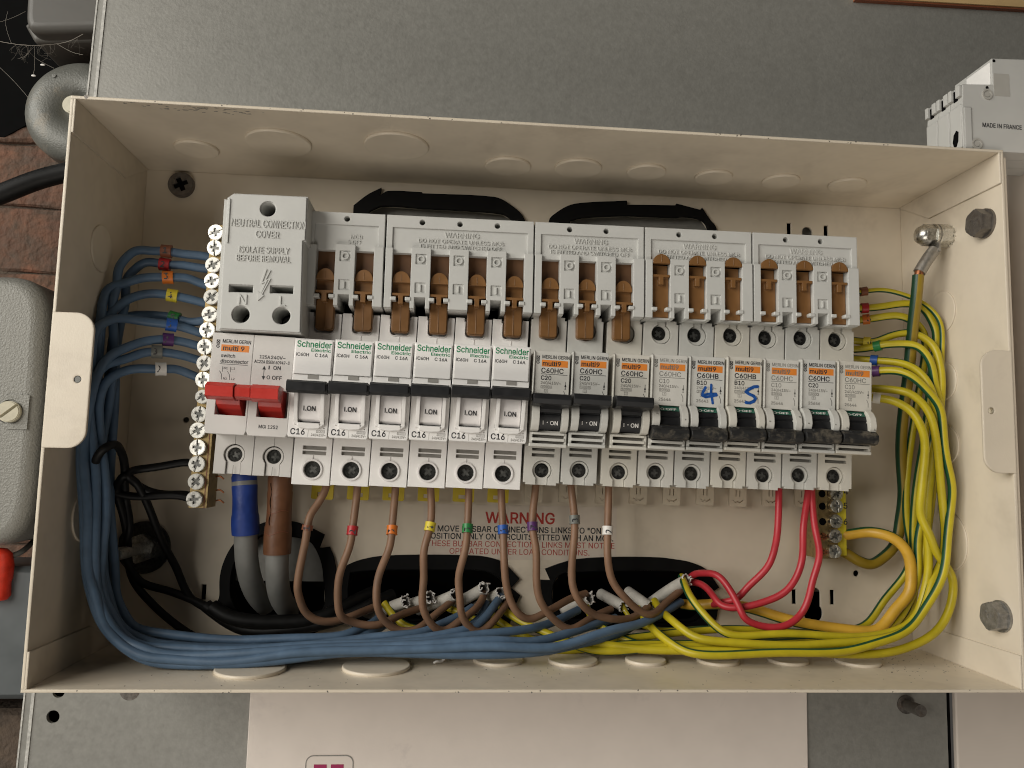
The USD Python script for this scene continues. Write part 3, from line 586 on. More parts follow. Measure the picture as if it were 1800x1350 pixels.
nc.part('edge_rib', bx(63.1, 63.7, 190, 210.5, 66, 66.5), 'grey_cover')
nc.part('hole_back', cat_([ex(h.buffer(.5), 46, 47) for h in nh]), 'dark_void')
V_ = [('NEUTRAL CONNECTION', 81.1, 198.0, 3.4, 33.0), ('COVER', 80.8, 193.2, 3.2, 10.2), ('ISOLATE SUPPLY', 79.8, 186.0, 2.9, 22.0), ('BEFORE REMOVAL', 79.7, 182.1, 2.9, 23.8)]
nc.part('raised_lettering', cat_([tx(s, u, v, h, wd, 66, .45, anchor='c') for s, u, v, h, wd in V_] + [tx('N', 71.6, 162.3, 4.4, 3.6, 66, .5, anchor='c'), tx('L', 89.2, 162.3, 4.4, 2.6, 66, .5, anchor='c')]), 'grey_raised')
nc.part('raised_bolt', ex(unary_union([LineString([(81.2, 178.6), (79.4, 172.2), (81.6, 173.4), (78.6, 165.6)]).buffer(.28), LineString([(83.0, 178.2), (80.9, 173.4), (83.2, 174.4), (79.2, 165.8)]).buffer(.22), Polygon([(77.9, 168.4), (78.3, 164.2), (80.8, 166.6)])]), 66, 66.5), 'grey_raised')
pan_screw(nc, 'screw', (81.1, 205.9, 50), 2.9, 2.0, (0, 0, 1), 'zinc', .5)
pan_screw(nc, 'terminal_screw', (71.6, 157.2, 47.2), 3.2, 2.0, (0, 0, 1), 'screw_dark', .2)
pan_screw(nc, 'terminal_screw', (89.2, 157.2, 47.2), 3.2, 2.0, (0, 0, 1), 'screw_dark', .9)

LEAN = -0.031
# ---- red-handled switch
sw = Thing('switch_disconnector', 'two-pole grey switch disconnector with a red double handle', 'isolator', (56.6, 85.2, 5), LEAN)
S = lambda *a, **k: sw.part(*a, local=True, **k)
for k in (0, 1):
    u0 = 0.1 + 17.9 * k; u1 = u0 + 17.6
    wellc = (u0 + 9.0, 10.4); well = circ(*wellc, 4.9).union(sbox(u0 + 5.4, -1, u0 + 12.4, 8))
    low = sbox(u0, 1.2, u1, 20)
    S('lower_housing', cat_([ex(low, 0, 32), ex(low.difference(well), 32, 38.8), ex(sbox(u0 + 8.85, 0, u0 + 9.1, 20).difference(well).intersection(low), 38.8, 38.85)]), 'switch_plastic')
    S('seam', cat_([ex(sbox(u0 + 8.9, 1.3, u0 + 9.1, 20).difference(circ(*wellc, 4.9)), 38.8, 38.9)]), 'grey_print')
    S('terminal_barrel', ex(circ(*wellc, 4.4).union(sbox(u0 + 5.8, 1.4, u0 + 12.0, 8)).difference(circ(wellc[0], wellc[1], 3.4)), 32, 37.6), 'switch_plastic')
    S('well_bottom', ex(circ(*wellc, 3.5), 33, 33.4), 'dark_void')
    disc_screw(sw, 'terminal_screw', wellc[0] - .1, wellc[1] - .2, 34.8, 3.25, 'screw_dark', .5 + k, (0.1, 0.05, 1))
    f0, f1 = (-0.1, 18.0) if k == 0 else (18.15, 36.2)
    win = sbox(f0 + 3.8, 27.8, f1 - 3.4, 40)
    wn2 = sbox(f0 + 3.8, 27.8, f1 - .8, 40)
    fr = Polygon([(f0, 21), (f0 + .8, 19.3), (f1 - .8, 19.3), (f1, 21), (f1, 64.6), (f0, 64.6)])
    S('front_housing', cat_([ex(fr.difference(wn2), 30, 57)]), 'switch_plastic')
    S('handle_window', cat_([bx(f0 + 3.6, f1 - .6, 27.6, 40.2, 40, 47)]), 'grey_shade_plastic')
    S('rocker', cat_([exu([(27.9, 47), (27.9, 50), (32.5, 57), (40, 60), (40, 47)], f0 + 4.2, f1 - 3.6)]), 'red_plastic', label='red rocker under the handle')
S('upper_housing', bx(0.4, 36.1, 64.6, 82, 0, 40), 'switch_plastic')
def handle_bar(u0, u1): return exu([(34.2, 60), (33.9, 66), (35.2, 69.6), (39.6, 70.4), (41.4, 67.5), (41.0, 60)], u0, u1)
S('handle', cat_([handle_bar(2.6, 14.4), handle_bar(21.8, 33.6), exu([(34.6, 61), (34.4, 66), (35.6, 69.0), (39.4, 69.8), (41.0, 67), (40.7, 61)], 14.9, 21.4), exu([(35, 60), (35, 67), (40, 67), (40, 60)], 14.2, 22)]), 'red_plastic')
S('orange_stripe', ex(sbox(4.0, 56.4, 16.2, 59.4), 57, 57.05), 'orange_print')
def logo(u, v, w):
    return [ex(sbox(u - .75, v, u + .75, v + 1.9).difference(sbox(u - .5, v + .25, u + .5, v + 1.65)), w, w + .06), ex(LineString([(u - .6, v + 1.7), (u, v + .9), (u + .6, v + 1.7)]).buffer(.13), w, w + .06), ex(LineString([(u - .6, v + .2), (u, v + .9), (u + .6, v + .2)]).buffer(.13), w, w + .06),
            ex(LineString([(u + .55, v - .45), (u, v - .25), (u - .6, v - .8), (u - .6, v - 1.3), (u, v - 1.8), (u + .6, v - 1.4), (u + .6, v - 1.0), (u + .05, v - 1.0)]).buffer(.17), w, w + .06)]
def lns(paths, w, r=.12): return [ex(LineString(p).buffer(r), w, w + .06) for p in paths]
pr = [tx('MERLIN GERIN', 4.4, 60.2, 1.6, 12.4, 57, bold=True), tx('multi 9', 4.8, 56.9, 2.0, 9.4, 57.05, bold=True), tx('switch', 4.2, 53.7, 1.5, 6.2, 57, bold=True), tx('disconnector', 4.2, 51.2, 1.6, 12.2, 57, bold=True),
      tx('N1', 5.9, 48.3, 1.0, None, 57), tx('L1', 9.4, 48.3, 1.0, None, 57), tx('N2', 6.0, 43.6, 1.0, None, 57), tx('L2', 9.6, 43.6, 1.0, None, 57), tx('125A', 21.2, 54.2, 1.45, 4.6, 57, bold=True), tx('240V~', 26.2, 54.2, 1.45, 6.4, 57, bold=True),
      tx('AC22A BSEN 60947-3', 19.0, 52.0, 1.4, 15.6, 57, bold=True), ex(sbox(25.5, 49.4, 26.0, 51.1), 57, 57.06), tx('ON', 27.6, 49.4, 1.7, None, 57, bold=True), tx('O', 25.0, 45.0, 1.6, None, 57, bold=True), tx('OFF', 27.4, 44.9, 1.7, None, 57, bold=True), tx('MGI 1252', 23.4, 22.8, 1.5, 8.4, 57, bold=True)]
pr += logo(2.5, 59.6, 57) + lns([[(4.0, 50.6), (16.2, 50.6)], [(5.4, 49.4), (5.4, 47.2)], [(8.9, 49.4), (8.9, 47.2)], [(4.2, 47.4), (5.3, 45.6), (5.3, 43.6)], [(7.7, 47.4), (8.8, 45.6), (8.8, 43.6)], [(23.6, 45.6), (23.6, 49.8)]], 57, .1)
pr += [ex(Polygon([(22.8, 49.2), (24.4, 49.2), (23.6, 50.9)]), 57, 57.06), ex(Polygon([(22.8, 46.2), (24.4, 46.2), (23.6, 44.5)]), 57, 57.06)]
S('printed_lettering', cat_([q for q in pr if q.bounds[1][0] < 18]), 'black_print'); S('model_lettering', cat_([q for q in pr if q.bounds[0][0] > 18 and q.bounds[1][1] < 30]), 'black_print'); S('rating_lettering', cat_([q for q in pr if q.bounds[0][0] > 18 and q.bounds[1][1] > 30]), 'black_print')
S('rating_window_edge', cat_([bx(18.0, 18.2, 41, 64.4, 56.9, 57.02)]), 'grey_print')

# ---- white breakers, black toggles up
def white_breaker(label, base, group=None):
    th = Thing('white_breaker', label, 'circuit breaker', base, LEAN, group)
    P = lambda *a, **k: th.part(*a, local=True, **k)
    U = 17.55
    low = sbox(0, 0, U, 22.5); cc = (9.1, 7.3)
    slots = [rrect(4.1, 15.0, 16.5, 18.3, .2), rrect(4.1, 15.0, 14.2, 15.9, .2)]
    P('lower_housing', cat_([ex(low, 0, 30), ex(low.difference(circ(*cc, 3.9)), 30, 37.2), ex(low.difference(unary_union([circ(*cc, 3.9)] + slots)), 37.2, 39)]), 'white_plastic')
    P('vent', cat_([ex(sl.buffer(.1), 37.25, 37.35) for sl in slots]), 'grey_shade_plastic')
    P('ring', ex(circ(*cc, 4.9).difference(circ(*cc, 4.0)), 39, 39.7), 'rocker_white')
    P('centre_rib', ex(sbox(cc[0] - .15, 12.2, cc[0] + .15, 14.0), 39, 39.3), 'rocker_white')
    disc_screw(th, 'terminal_screw', cc[0], cc[1], 36.2, 3.75, 'screw_dark', .7, (0.04, .05, 1))
    up = sbox(0, 66, U, 81.8); cut = rrect(4.3, 14.5, 71.7, 88, 2.4)
    P('upper_housing', cat_([ex(up, 0, 36), ex(up.difference(cut), 36, 40)]), 'white_plastic')
    P('link_seat', ex(rrect(5.2, 13.6, 72.4, 82, 1.8), 36, 36.6), 'white_plastic')
    rim = cut.difference(cut.buffer(-.5)).intersection(sbox(0, 60, U, 80)); P('seat_rim', ex(rim, 40, 40.35), 'rocker_white')
    P('upper_rib', ex(sbox(9.1, 66.4, 9.4, 71.4), 40, 40.25), 'rocker_white')
    fr = Polygon([(0, 22.6), (0.4, 21.7), (U - .4, 21.7), (U, 22.6), (U, 66.4), (0, 66.4)])
    scoop = Polygon([(2.6, 46.5), (2.6, 32.5), (4.0, 28.8), (6.4, 26.8), (9.2, 26.2), (12.2, 26.8), (14.6, 28.8), (16.0, 32.5), (16.0, 46.5)])
    win = rrect(4.2, 14.4, 28.3, 46.5, .8)
    P('front_housing', cat_([ex(fr.difference(win), 30, 57)]), 'white_plastic')
    P('label_flap', ex(rrect(.55, U - .55, 50.2, 65.9, .3), 57, 57.55), 'white_plastic')
    # curved cheeks either side of the rocker, rising towards the toggle
    prof = [(27.0, 57), (28.6, 58.6), (32, 60.6), (36, 62.0), (40, 62.9), (45.5, 63.2), (46.4, 57)]
    ck = []
    for a, b in ((2.7, 4.4), (14.3, 16.0)):
        ck.append(exu(prof, a, b))
    ck.append(exu([(26.0, 57), (26.5, 58.2), (28.2, 59.0), (28.4, 57)], 4.6, 14.0)); ck.append(ex(Polygon([(2.7, 30), (2.7, 28), (5, 26), (9.3, 25.6), (13.6, 26), (16, 28), (16, 30), (14, 28.4), (4.4, 28.4)]), 57, 58.4))
    P('cheeks', cat_(ck), 'white_plastic')
    P('rocker', exu([(28.4, 50), (28.7, 56.6), (30.5, 58.2), (34, 59.4), (38, 59.8), (42, 59.4), (42, 50)], 4.5, 14.1), 'rocker_white')
    P('rocker_gap', bx(4.4, 14.2, 28.2, 28.75, 56, 57.4), 'dark_void')
    tg = exu([(41.2, 60), (40.9, 66.5), (42.0, 68.6), (45.4, 69.2), (46.4, 67.4), (46.2, 60)], 0.1, 17.0)
    P('toggle', cat_([tg, exu([(41.6, 59), (41.3, 66), (42.4, 68), (45.0, 68.5), (45.8, 66.5), (45.6, 59)], 17.0, 17.75), exu([(42, 57), (42, 62), (45.6, 62), (45.6, 57)], 4.5, 14.2)]), 'black_plastic')
    P('indicator', ex(sbox(6.9, 48.2, 11.6, 50.0), 57, 57.2), 'grey_shade_plastic')
    P('flap_line', ex(sbox(.5, 49.95, U - .5, 50.15), 57.0, 57.1), 'grey_shade_plastic')
    P('green_lettering', cat_([tx('Schneider', 1.2, 62.5, 2.75, 15.4, 57.55, bold=True), tx('Electric', 7.6, 60.6, 1.35, 8.8, 57.55, bold=True)]), 'green_print')
    P('rocker_lettering', tx('I.ON', 9.3, 33.6, 2.1, 5.4, 59.72, bold=True, anchor='c'), 'black_print'); P('rating_lettering', tx('C16', 1.2, 22.9, 2.6, 6.4, 57, bold=True), 'black_print')
    P('printed_lettering', cat_([tx('iC60H', 1.1, 58.3, 1.45, 5.6, 57.55, bold=True), tx('C 16A', 9.4, 58.3, 1.45, 5.8, 57.55, bold=True)]), 'black_print')
    bxs = sbox(12.6, 24.0, 16.4, 25.3).difference(sbox(12.75, 24.15, 16.25, 25.15))
    P('faint_print', cat_([tx('240/415V~', 10.4, 22.5, 1.1, 6.4, 57, bold=True), ex(bxs, 57, 57.06), tx('6000', 12.9, 24.25, .75, 3.2, 57), ex(sbox(15.6, 25.9, 16.2, 26.4), 57, 57.06), ex(sbox(9.0, 22.0, 9.1, 25.2), 57, 57.06)]), 'grey_print')
    cl = rrect(4.0, 15.0, -8.2, 1.5, .8).difference(unary_union([sbox(7.0, -6.6, 12, -4.6)]))
    P('din_clip', ex(cl, 3, 5.5), 'yellow_clip')
    return th
wnames = ['white breaker marked C16 touching the red switch, first of the six', 'second white C16 breaker from the red switch', 'third white C16 breaker from the red switch, over the orange wire tag',
          'fourth white C16 breaker from the red switch, over the yellow wire tag', 'fifth white C16 breaker from the red switch, over the green wire tag', 'white C16 breaker next to the grey breakers, last of the six']
wbase = lambda i: (92.75 + 18.0 * i, 82.2, 5)
w0 = white_breaker(wnames[0], wbase(0), 'six white breakers beside the main switch')
for i in range(1, 6):
    copy_of(w0, 'white_breaker', wnames[i], wbase(i), LEAN, 'six white breakers beside the main switch')

# ---- older grey breakers
def grey_breaker(label, base, rating, model, code, on, faded=False, hand=None, seed=0):
    th = Thing('grey_breaker', label, 'circuit breaker', base, LEAN, 'nine older grey breakers')
    P = lambda *a, **k: th.part(*a, local=True, **k)
    rg = random.Random(seed); U = 17.4; m = ('aged_plastic', 'aged_plastic_warm', 'aged_plastic_cool')[(seed * 5 + 1) % 3]
    low = sbox(0, 0.6, U, 22).difference(unary_union([sbox(-1, 0, 1.2, 1.6), sbox(U - 1.4, 0, U + 1, 1.8)])); cc = (8.9, 7.6)
    well = circ(*cc, 4.7).union(sbox(cc[0] - 3.2, -1, cc[0] + 3.2, 5)); slots = [rrect(3.6, 14.6, 16.9, 18.2, .15), rrect(3.6, 14.6, 14.1, 15.6, .15)]
    P('lower_housing', cat_([ex(low, 0, 30), ex(low.difference(circ(*cc, 4.7).union(well)), 30, 39).copy() if False else ex(low.difference(unary_union([circ(*cc, 4.7)] + slots + [sbox(cc[0] - 3.0, -1, cc[0] + 3.0, 4)])), 30, 39)]), m)
    P('terminal_barrel', ex(circ(*cc, 4.45).union(sbox(cc[0] - 2.8, .6, cc[0] + 2.8, 4)).difference(circ(*cc, 3.45)), 30, 37.4), m)
    P('vent', cat_([ex(sl.buffer(.1), 36.2, 36.3) for sl in slots]), 'grey_shade_plastic')
    P('well_bottom', ex(circ(*cc, 3.6), 31, 31.3), 'dark_void')
    disc_screw(th, 'terminal_screw', cc[0] - .2, cc[1] - .3, 35.4, 3.3, 'screw_dark', rg.uniform(0, 1.5), (rg.uniform(-.1, .2), rg.uniform(-.1, .2), 1))
    cu = (8.9, 75.6); up = sbox(0, 62, U, 82.4).difference(unary_union([sbox(-.5, 80.8, .9, 83), sbox(U - 1.0, 80.8, U + 1, 83)]))
    well2 = circ(*cu, 4.9).union(sbox(cu[0] - 2.0, 78, cu[0] + 2.6, 84))
    P('upper_housing', cat_([ex(up, 0, 31), ex(up.difference(well2), 31, 40)]), m)
    P('terminal_collar', ex(circ(*cu, 4.6).union(sbox(cu[0] - 1.6, 78, cu[0] + 2.2, 82.2)).difference(circ(cu[0] - .9, cu[1] + .5, 3.6)), 31, 38.8), m)
    if not on or base[0] > 250:
        P('upper_well_bottom', ex(circ(cu[0] - .9, cu[1] + .5, 3.4), 29, 31.2), 'dark_void')
        disc_screw(th, 'upper_screw', cu[0] - .9, cu[1] + .5, 36.4, 3.5, 'screw_black', rg.uniform(0, 1.5))
    lab = Polygon([(0.2, 39), (U - .1, 39), (U - .1, 62.4), (U - .5, 62.9), (0.8, 62.9), (0.2, 62.2)])
    P('label_block', ex(lab, 30, 57), m)
    P('edge_ridge', exu([(39, 57), (39.5, 57.8), (62.0, 57.8), (62.9, 57)], 0.25, 0.8), m)
    win = sbox(3.9, 26, 14.1, 39)
    P('window_frame', ex(sbox(0.2, 24.5, U - .1, 39).difference(win), 30, 55), m)
    prof = [(25.0, 54), (26.0, 59.0), (28.5, 61.2), (32, 62.2), (35.5, 61.4), (38, 59.4), (39.4, 57.0), (39.4, 54)]
    P('cheeks', cat_([exu(prof, 0.35, 3.85), exu(prof, 14.15, U - .2)]), m)
    P('fin_block', cat_([bx(0.2, U - .1, 18.6, 25.0, 30, 52), bx(0.2, 1.5, 18.6, 25, 52, 56.5), bx(U - 1.1, U - .1, 18.6, 25, 52, 56.5), bx(1.4, U - 1, 24.0, 25.0, 52, 56.8), bx(1.4, U - 1, 21.2, 22.5, 52, 57), rb(0.0, U + .1, 18.4, 20.0, 51, 57.2, .3)]), m)
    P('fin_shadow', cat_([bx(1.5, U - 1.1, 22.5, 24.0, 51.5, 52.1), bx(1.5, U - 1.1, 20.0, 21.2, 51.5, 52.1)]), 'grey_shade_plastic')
    if on:
        P('rocker', exu([(26.1, 48), (26.3, 56.0), (28.5, 57.6), (32, 58.8), (33.2, 58.8), (33.4, 58.3), (33.9, 58.3), (34.2, 59.6), (38.9, 61), (38.9, 48)], 4.05, 13.95), 'black_plastic')
        tg = exu([(36.9, 60), (36.6, 66), (37.4, 68.8), (39.6, 69.6), (41.8, 68.8), (42.3, 66), (42.0, 60)], -0.2, 16.9)
        P('toggle', cat_([tg, exu([(35.2, 58), (36.8, 65), (41, 65), (40.5, 58)], 4.1, 13.9)]), 'dusty_black' if faded else 'black_plastic')
        P('white_lettering', tx('I', 5.7, 28.6, 1.8, .5, 58.15, .25, bold=True), 'white_print')
        P('white_lettering', cat_([tx('ON', 9.2, 28.6, 1.8, 3.6, 58.15, .25, bold=True), ex(circ(7.9, 29.7, .28), 58.15, 58.4)]), 'white_print')
    else:
        P('rocker', exu([(26.1, 48), (26.3, 58), (30, 59.6), (33.2, 59.0), (33.5, 58.3), (34.0, 58.3), (34.3, 58.8), (36.2, 57.9), (38.9, 55.4), (38.9, 48)], 4.05, 13.95), 'black_plastic')
        P('green_flash', exu([(36.4, 57.9), (36.4, 58.0), (38.85, 55.75), (38.85, 55.5)], 4.1, 13.9), 'green_strip')
        g = tx('O·OFF', 5.0, 0, 1.3, 7.6, 0, .1, bold=True); vv = g.vertices.copy()
        g.vertices = np.c_[vv[:, 0], 36.75 + vv[:, 1] * .78, 57.72 - vv[:, 1] * .72 + vv[:, 2]]
        P('white_lettering', g, 'faint_white' if False else 'white_print')
        tg = exu([(23.3, 56), (22.8, 60.5), (23.4, 63.2), (25.2, 64.4), (27.4, 64.0), (29.2, 61.8), (28.8, 56)], 0.2, 17.1)
        P('toggle', cat_([tg, exu([(26, 56), (24, 62), (29, 63), (30.5, 57)], 4.1, 13.9)]), 'dusty_black')
    P('orange_stripe', ex(sbox(4.1, 55.6, 16.3, 58.7), 57, 57.05), 'orange_print')
    pm = 'faded_print' if faded else 'black_print'
    pr = [tx('MERLIN GERIN', 4.2, 59.4, 1.6, 12.8, 57, bold=not faded), tx('multi9', 4.5, 56.1, 2.0, 8.6, 57.05, bold=True), tx(model, 4.0, 52.7, 2.2, 10.4, 57, bold=not faded), tx(rating, 4.0, 49.4, 1.95, 4.8, 57, bold=not faded)] + logo(2.3, 58.6, 57)
    pr += lns([[(4.0, 52.1), (16.2, 52.1)], [(15.6, 43.0), (15.6, 41.2)], [(15.6, 43.0), (14.9, 44.6)]], 57, .11) + [ex(Polygon([(15.1, 46.6), (16.1, 46.6), (15.6, 48.0)]), 57, 57.06), ex(sbox(15.5, 45.6, 15.7, 49.0), 57, 57.06), ex(sbox(15.2, 45.5, 16.0, 45.75), 57, 57.06)]
    P('printed_lettering', cat_(pr), pm)
    r1 = sbox(4.1, 45.4, 9.2, 46.9).difference(sbox(4.25, 45.55, 9.05, 46.75)); r2 = sbox(5.7, 43.6, 7.5, 45.1).difference(sbox(5.85, 43.75, 7.35, 44.95))
    fp = [tx('240/415V~', 4.0, 47.4, 1.3, 9.4, 57, bold=True), ex(r1, 57, 57.06), tx('10000', 4.4, 45.7, .95, 4.5, 57, bold=True), ex(r2, 57, 57.06), tx('3', 6.3, 43.9, .85, None, 57)]
    if code: fp.append(tx(code, 4.0, 41.1, 1.35, 5.8, 57, bold=True))
    P('small_print', cat_(fp), 'grey_print')
    if hand == '4':
        h = [LineString([(8.2, 48.2), (6.9, 45.6), (6.8, 44.4), (8.4, 43.7), (13.6, 44.9)]).buffer(.62), LineString([(11.0, 49.6), (11.0, 46), (11.9, 41.0)]).buffer(.58), LineString([(6.8, 44.4), (9.5, 45.3), (13.4, 45.6)]).buffer(.5)]
        P('handwritten_four', ex(unary_union(h), 57.1, 57.17), 'marker_ink')
    if hand == '5':
        h = [LineString([(15.2, 49.2), (13.4, 49.0), (11.0, 47.6), (9.6, 46.4), (11.2, 45.4), (13.4, 44.6), (14.3, 43.4), (13.6, 42.2), (11.6, 41.2), (9.8, 41.3)]).buffer(.72)]
        P('handwritten_five', ex(unary_union(h), 57.1, 57.17), 'marker_ink')
    if not on:
        P('dirt_mark', cat_([ex(affinity.scale(circ(rg.uniform(1.2, 2.8), rg.uniform(29, 36), .35), 1.3, .8), 62.0, 62.25), ex(circ(rg.uniform(15, 16.4), rg.uniform(29, 36), .3), 61.6, 62.25)]), 'grey_print')
    cl = rrect(4.6, 14.0, -9.6, 1.5, .9).difference(unary_union([LineString([(6.6, -6.6), (7.9, -7.5), (9.0, -7.0), (10.2, -7.5), (11.8, -6.4)]).buffer(.36), sbox(8.0, -4.4, 8.5, -1), sbox(10.0, -4.4, 10.5, -1)]))
    P('din_clip', ex(cl, 2.2, 4.0), 'ivory_clip')
    return th
gb_ = [('C20', 'C60HC', '', 1, 0, None, 'grey C20 breaker switched on, beside the white breakers'), ('C20', 'C60HC', '', 1, 0, None, 'grey C20 breaker switched on, middle of the three with raised toggles'),
       ('C20', 'C60HC', '', 1, 0, None, 'grey C20 breaker switched on, right after the dark gap in the row'), ('C10', 'C60HC', '25644', 0, 1, None, 'grey C10 breaker switched off, left of the breaker with handwritten 4'),
       ('B10', 'C60HB', '25643', 0, 0, '4', 'grey B10 breaker with a four hand written in blue'), ('B10', 'C60HB', '25643', 0, 0, '5', 'grey B10 breaker with an S-like five hand written in blue'),
       ('C10', 'C60HC', '25644', 0, 1, None, 'grey C10 breaker with faded print right of the handwritten 5'), ('C20', 'C60HC', '25646', 0, 0, None, 'grey C20 breaker switched off, second from the right end'),
       ('C10', 'C60HC', '25644', 0, 1, None, 'grey C10 breaker with faded print at the right end of the row')]
for k, (rt, md, cd, on, fa, hd_, lb) in enumerate(gb_):
    i = 6 + k
    grey_breaker(lb, (92.75 + 18.0 * i + (0.9 if k < 2 else 2.3) + (0.12 * k), 83.9 + 0.05 * k + (0, .25, -.2, .1, -.15, .2, -.25, .15, -.1)[k], 5 + (0, .3, -.2, .2, 0, .35, -.1, .2, 0)[k]), rt, md, cd, on, fa, hd_, seed=40 + k)

# ================================================================== TERMINAL BARS, FIXINGS
nb = Thing('neutral_bar', 'long upright brass neutral bar with a column of bright screws', 'terminal bar', (50, 72, 20))
NS = [(382, 410), (380, 437), (377, 467), (375, 495), (374, 524), (371, 553), (367, 581), (363, 610), (362, 639), (360, 668), (358, 698), (353, 728), (350, 757), (350, 787), (348, 816), (347, 846), (344, 877)]
c0, c1 = at(*NS[0], 37), at(*NS[-1], 37)
nb.part('bar', ex(Polygon([(c1[0] - 3.2, c1[1] - 4.2), (c1[0] + 5.0, c1[1] - 4.2), (c0[0] + 5.0, c0[1] + 4.2), (c0[0] - 3.2, c0[1] + 4.2)]), 22, 36.4), 'brass')
nb.part('groove', ex(Polygon([(c1[0] + 3.6, c1[1] - 4.3), (c1[0] + 4.0, c1[1] - 4.3), (c0[0] + 4.0, c0[1] + 4.3), (c0[0] + 3.6, c0[1] + 4.3)]), 36.4, 36.5), 'tag_brown')
for k, (x, y) in enumerate(NS):
    small_ = k in (10,)
    pan_screw(nb, 'screw', tuple(at(x, y, 36.4)), 3.3 if small_ else 3.75, 2.3, (random.uniform(-.12, .02), random.uniform(-.08, .08), 1), 'screw_bright', random.uniform(0, 1.5))
for y_ in (838, 862, 880):
    p = at(380, y_, 30); V, F, N, uv = tube(spline([p + [0, 0, 0], p + [2.0, .3, 1], p + [3.6, -1.0, 0]], .5), .45, 6); nb.part('copper_end', (V, F), 'copper', normals=N)

eb = Thing('earth_bar', 'short brass earth bar with bright screws under the right-hand breaker', 'terminal bar', (366, 48, 5))
eb.part('bar', cat_([bx(360.2, 365.6, 48.4, 104, 4, 18.5), bx(365.9, 371.6, 48.4, 104, 4, 17.5)]), 'brass')
eb.part('groove', bx(365.5, 366.0, 48.4, 104, 4, 17.2), 'tag_brown')
eb.part('number_strip', bx(371.8, 376.6, 50, 104, 3, 17), 'yellow_strip')
eb.part('number', cat_([tx('5', *at(1483, 894, 17)[:2], 3.0, None, 17, bold=True), tx('4', *at(1483, 869, 17)[:2], 3.0, None, 17, bold=True), tx('6', *at(1483, 922, 17)[:2], 3.0, None, 17, bold=True)]), 'black_print')
for k, (x, y) in enumerate(((1470, 868), (1470, 890), (1469, 917), (1468, 943), (1467, 970))):
    pan_screw(eb, 'screw', tuple(at(x, y, 21) - [0, 0, 3.5]), 3.5, 4.2, (.05, .05, 1), 'zinc', .4 + k)
    eb.part('wire_hole', cy(362.9, at(1450, y, 18.5)[1], 18.5, 18.56, 1.9), 'dark_void')
    if k > 2:
        q = at(1450, y, 18.5); b = [cy(362.9 + dx, q[1] + dy, 17, 19.3 + random.uniform(0, .6), .62, 8) for dx, dy in ((0, 0), (-1.3, .4), (1.1, .7), (.2, -1.4), (-.9, -1.1), (1.2, -.8), (0, 1.4))]
        eb.part('copper_strands', cat_(b), 'copper')

def hexm(r, h, ch=0.6):
    p = Polygon([(r * math.cos(a), r * math.sin(a)) for a in np.arange(6) * math.pi / 3 + .35])
    return cat_([ex(p, 0, h - ch), ex(p.intersection(circ(0, 0, r * .93, 12)), h - ch, h)])
ts = Thing('panel_screw', 'dark round cross-slot screw head in the top left corner of the back plate', 'screw', (18.7, 238.7, 0))
pan_screw(ts, 'head', (18.9, 238.2, 0.0), 6.7, 3.0, (0, 0, 1), 'rusty_steel', .45, recess='dark_void', slot=False)
for lb, v, w in (('rusty hex bolt head on the upper right side wall', 217.6, 64.5), ('grey hex bolt head on the lower right side wall', 28.6, 65.0)):
    v, w = (atu(1716, 392, W_ - 5)[1:] if v > 100 else atu(1743, 1083, W_ - 5)[1:]); th = Thing('hex_bolt', lb, 'bolt', (W_, v, w))
    th.part('washer', orient(cy(0, 0, 0, 1.3, 7.2), (-1, 0, 0), (W_, v, w)), ('bolt_grey' if v < 100 else 'rusty_steel'))
    th.part('head', orient(hexm(6.9, 5.2), (-1, 0, 0), (W_ - 1.2, v, w)), ('bolt_grey' if v < 100 else 'rusty_steel'))
    g = cat_([ex(circ(0, 0, 1.3).difference(circ(0, 0, .8)), 0, .25), ex(circ(2.6, 1, .5), 0, .25), ex(circ(-2.2, 1.8, .6), 0, .25)])
    th.part('stamping', orient(g, (-1, 0, 0), (W_ - 6.4, v, w)), ('bolt_grey' if v < 100 else 'rusty_steel'))
ls = Thing('stud_bolt', 'steel stud with nut and wide washer behind the blue wires at the lower left', 'bolt', (12, 47, 0))
bp = np.array([12.5, 47.2, 0]); ax = np.array([-.04, 0.0, 1.0])
ls.part('washer', orient(cy(0, 0, 0, 1.6, 13.2, 32), ax, bp), 'screw_dark')
ls.part('nut', orient(hexm(7.6, 6.0), ax, bp + [0, 0, 1.6]), 'zinc')
P = np.array([bp + ax * z for z in np.arange(6, 31, .45)]); add_tube(ls, 'thread', P, [2.85 + .22 * (i % 2) - (0.7 if i > len(P) - 4 else 0) for i in range(len(P))], 'screw_bright')

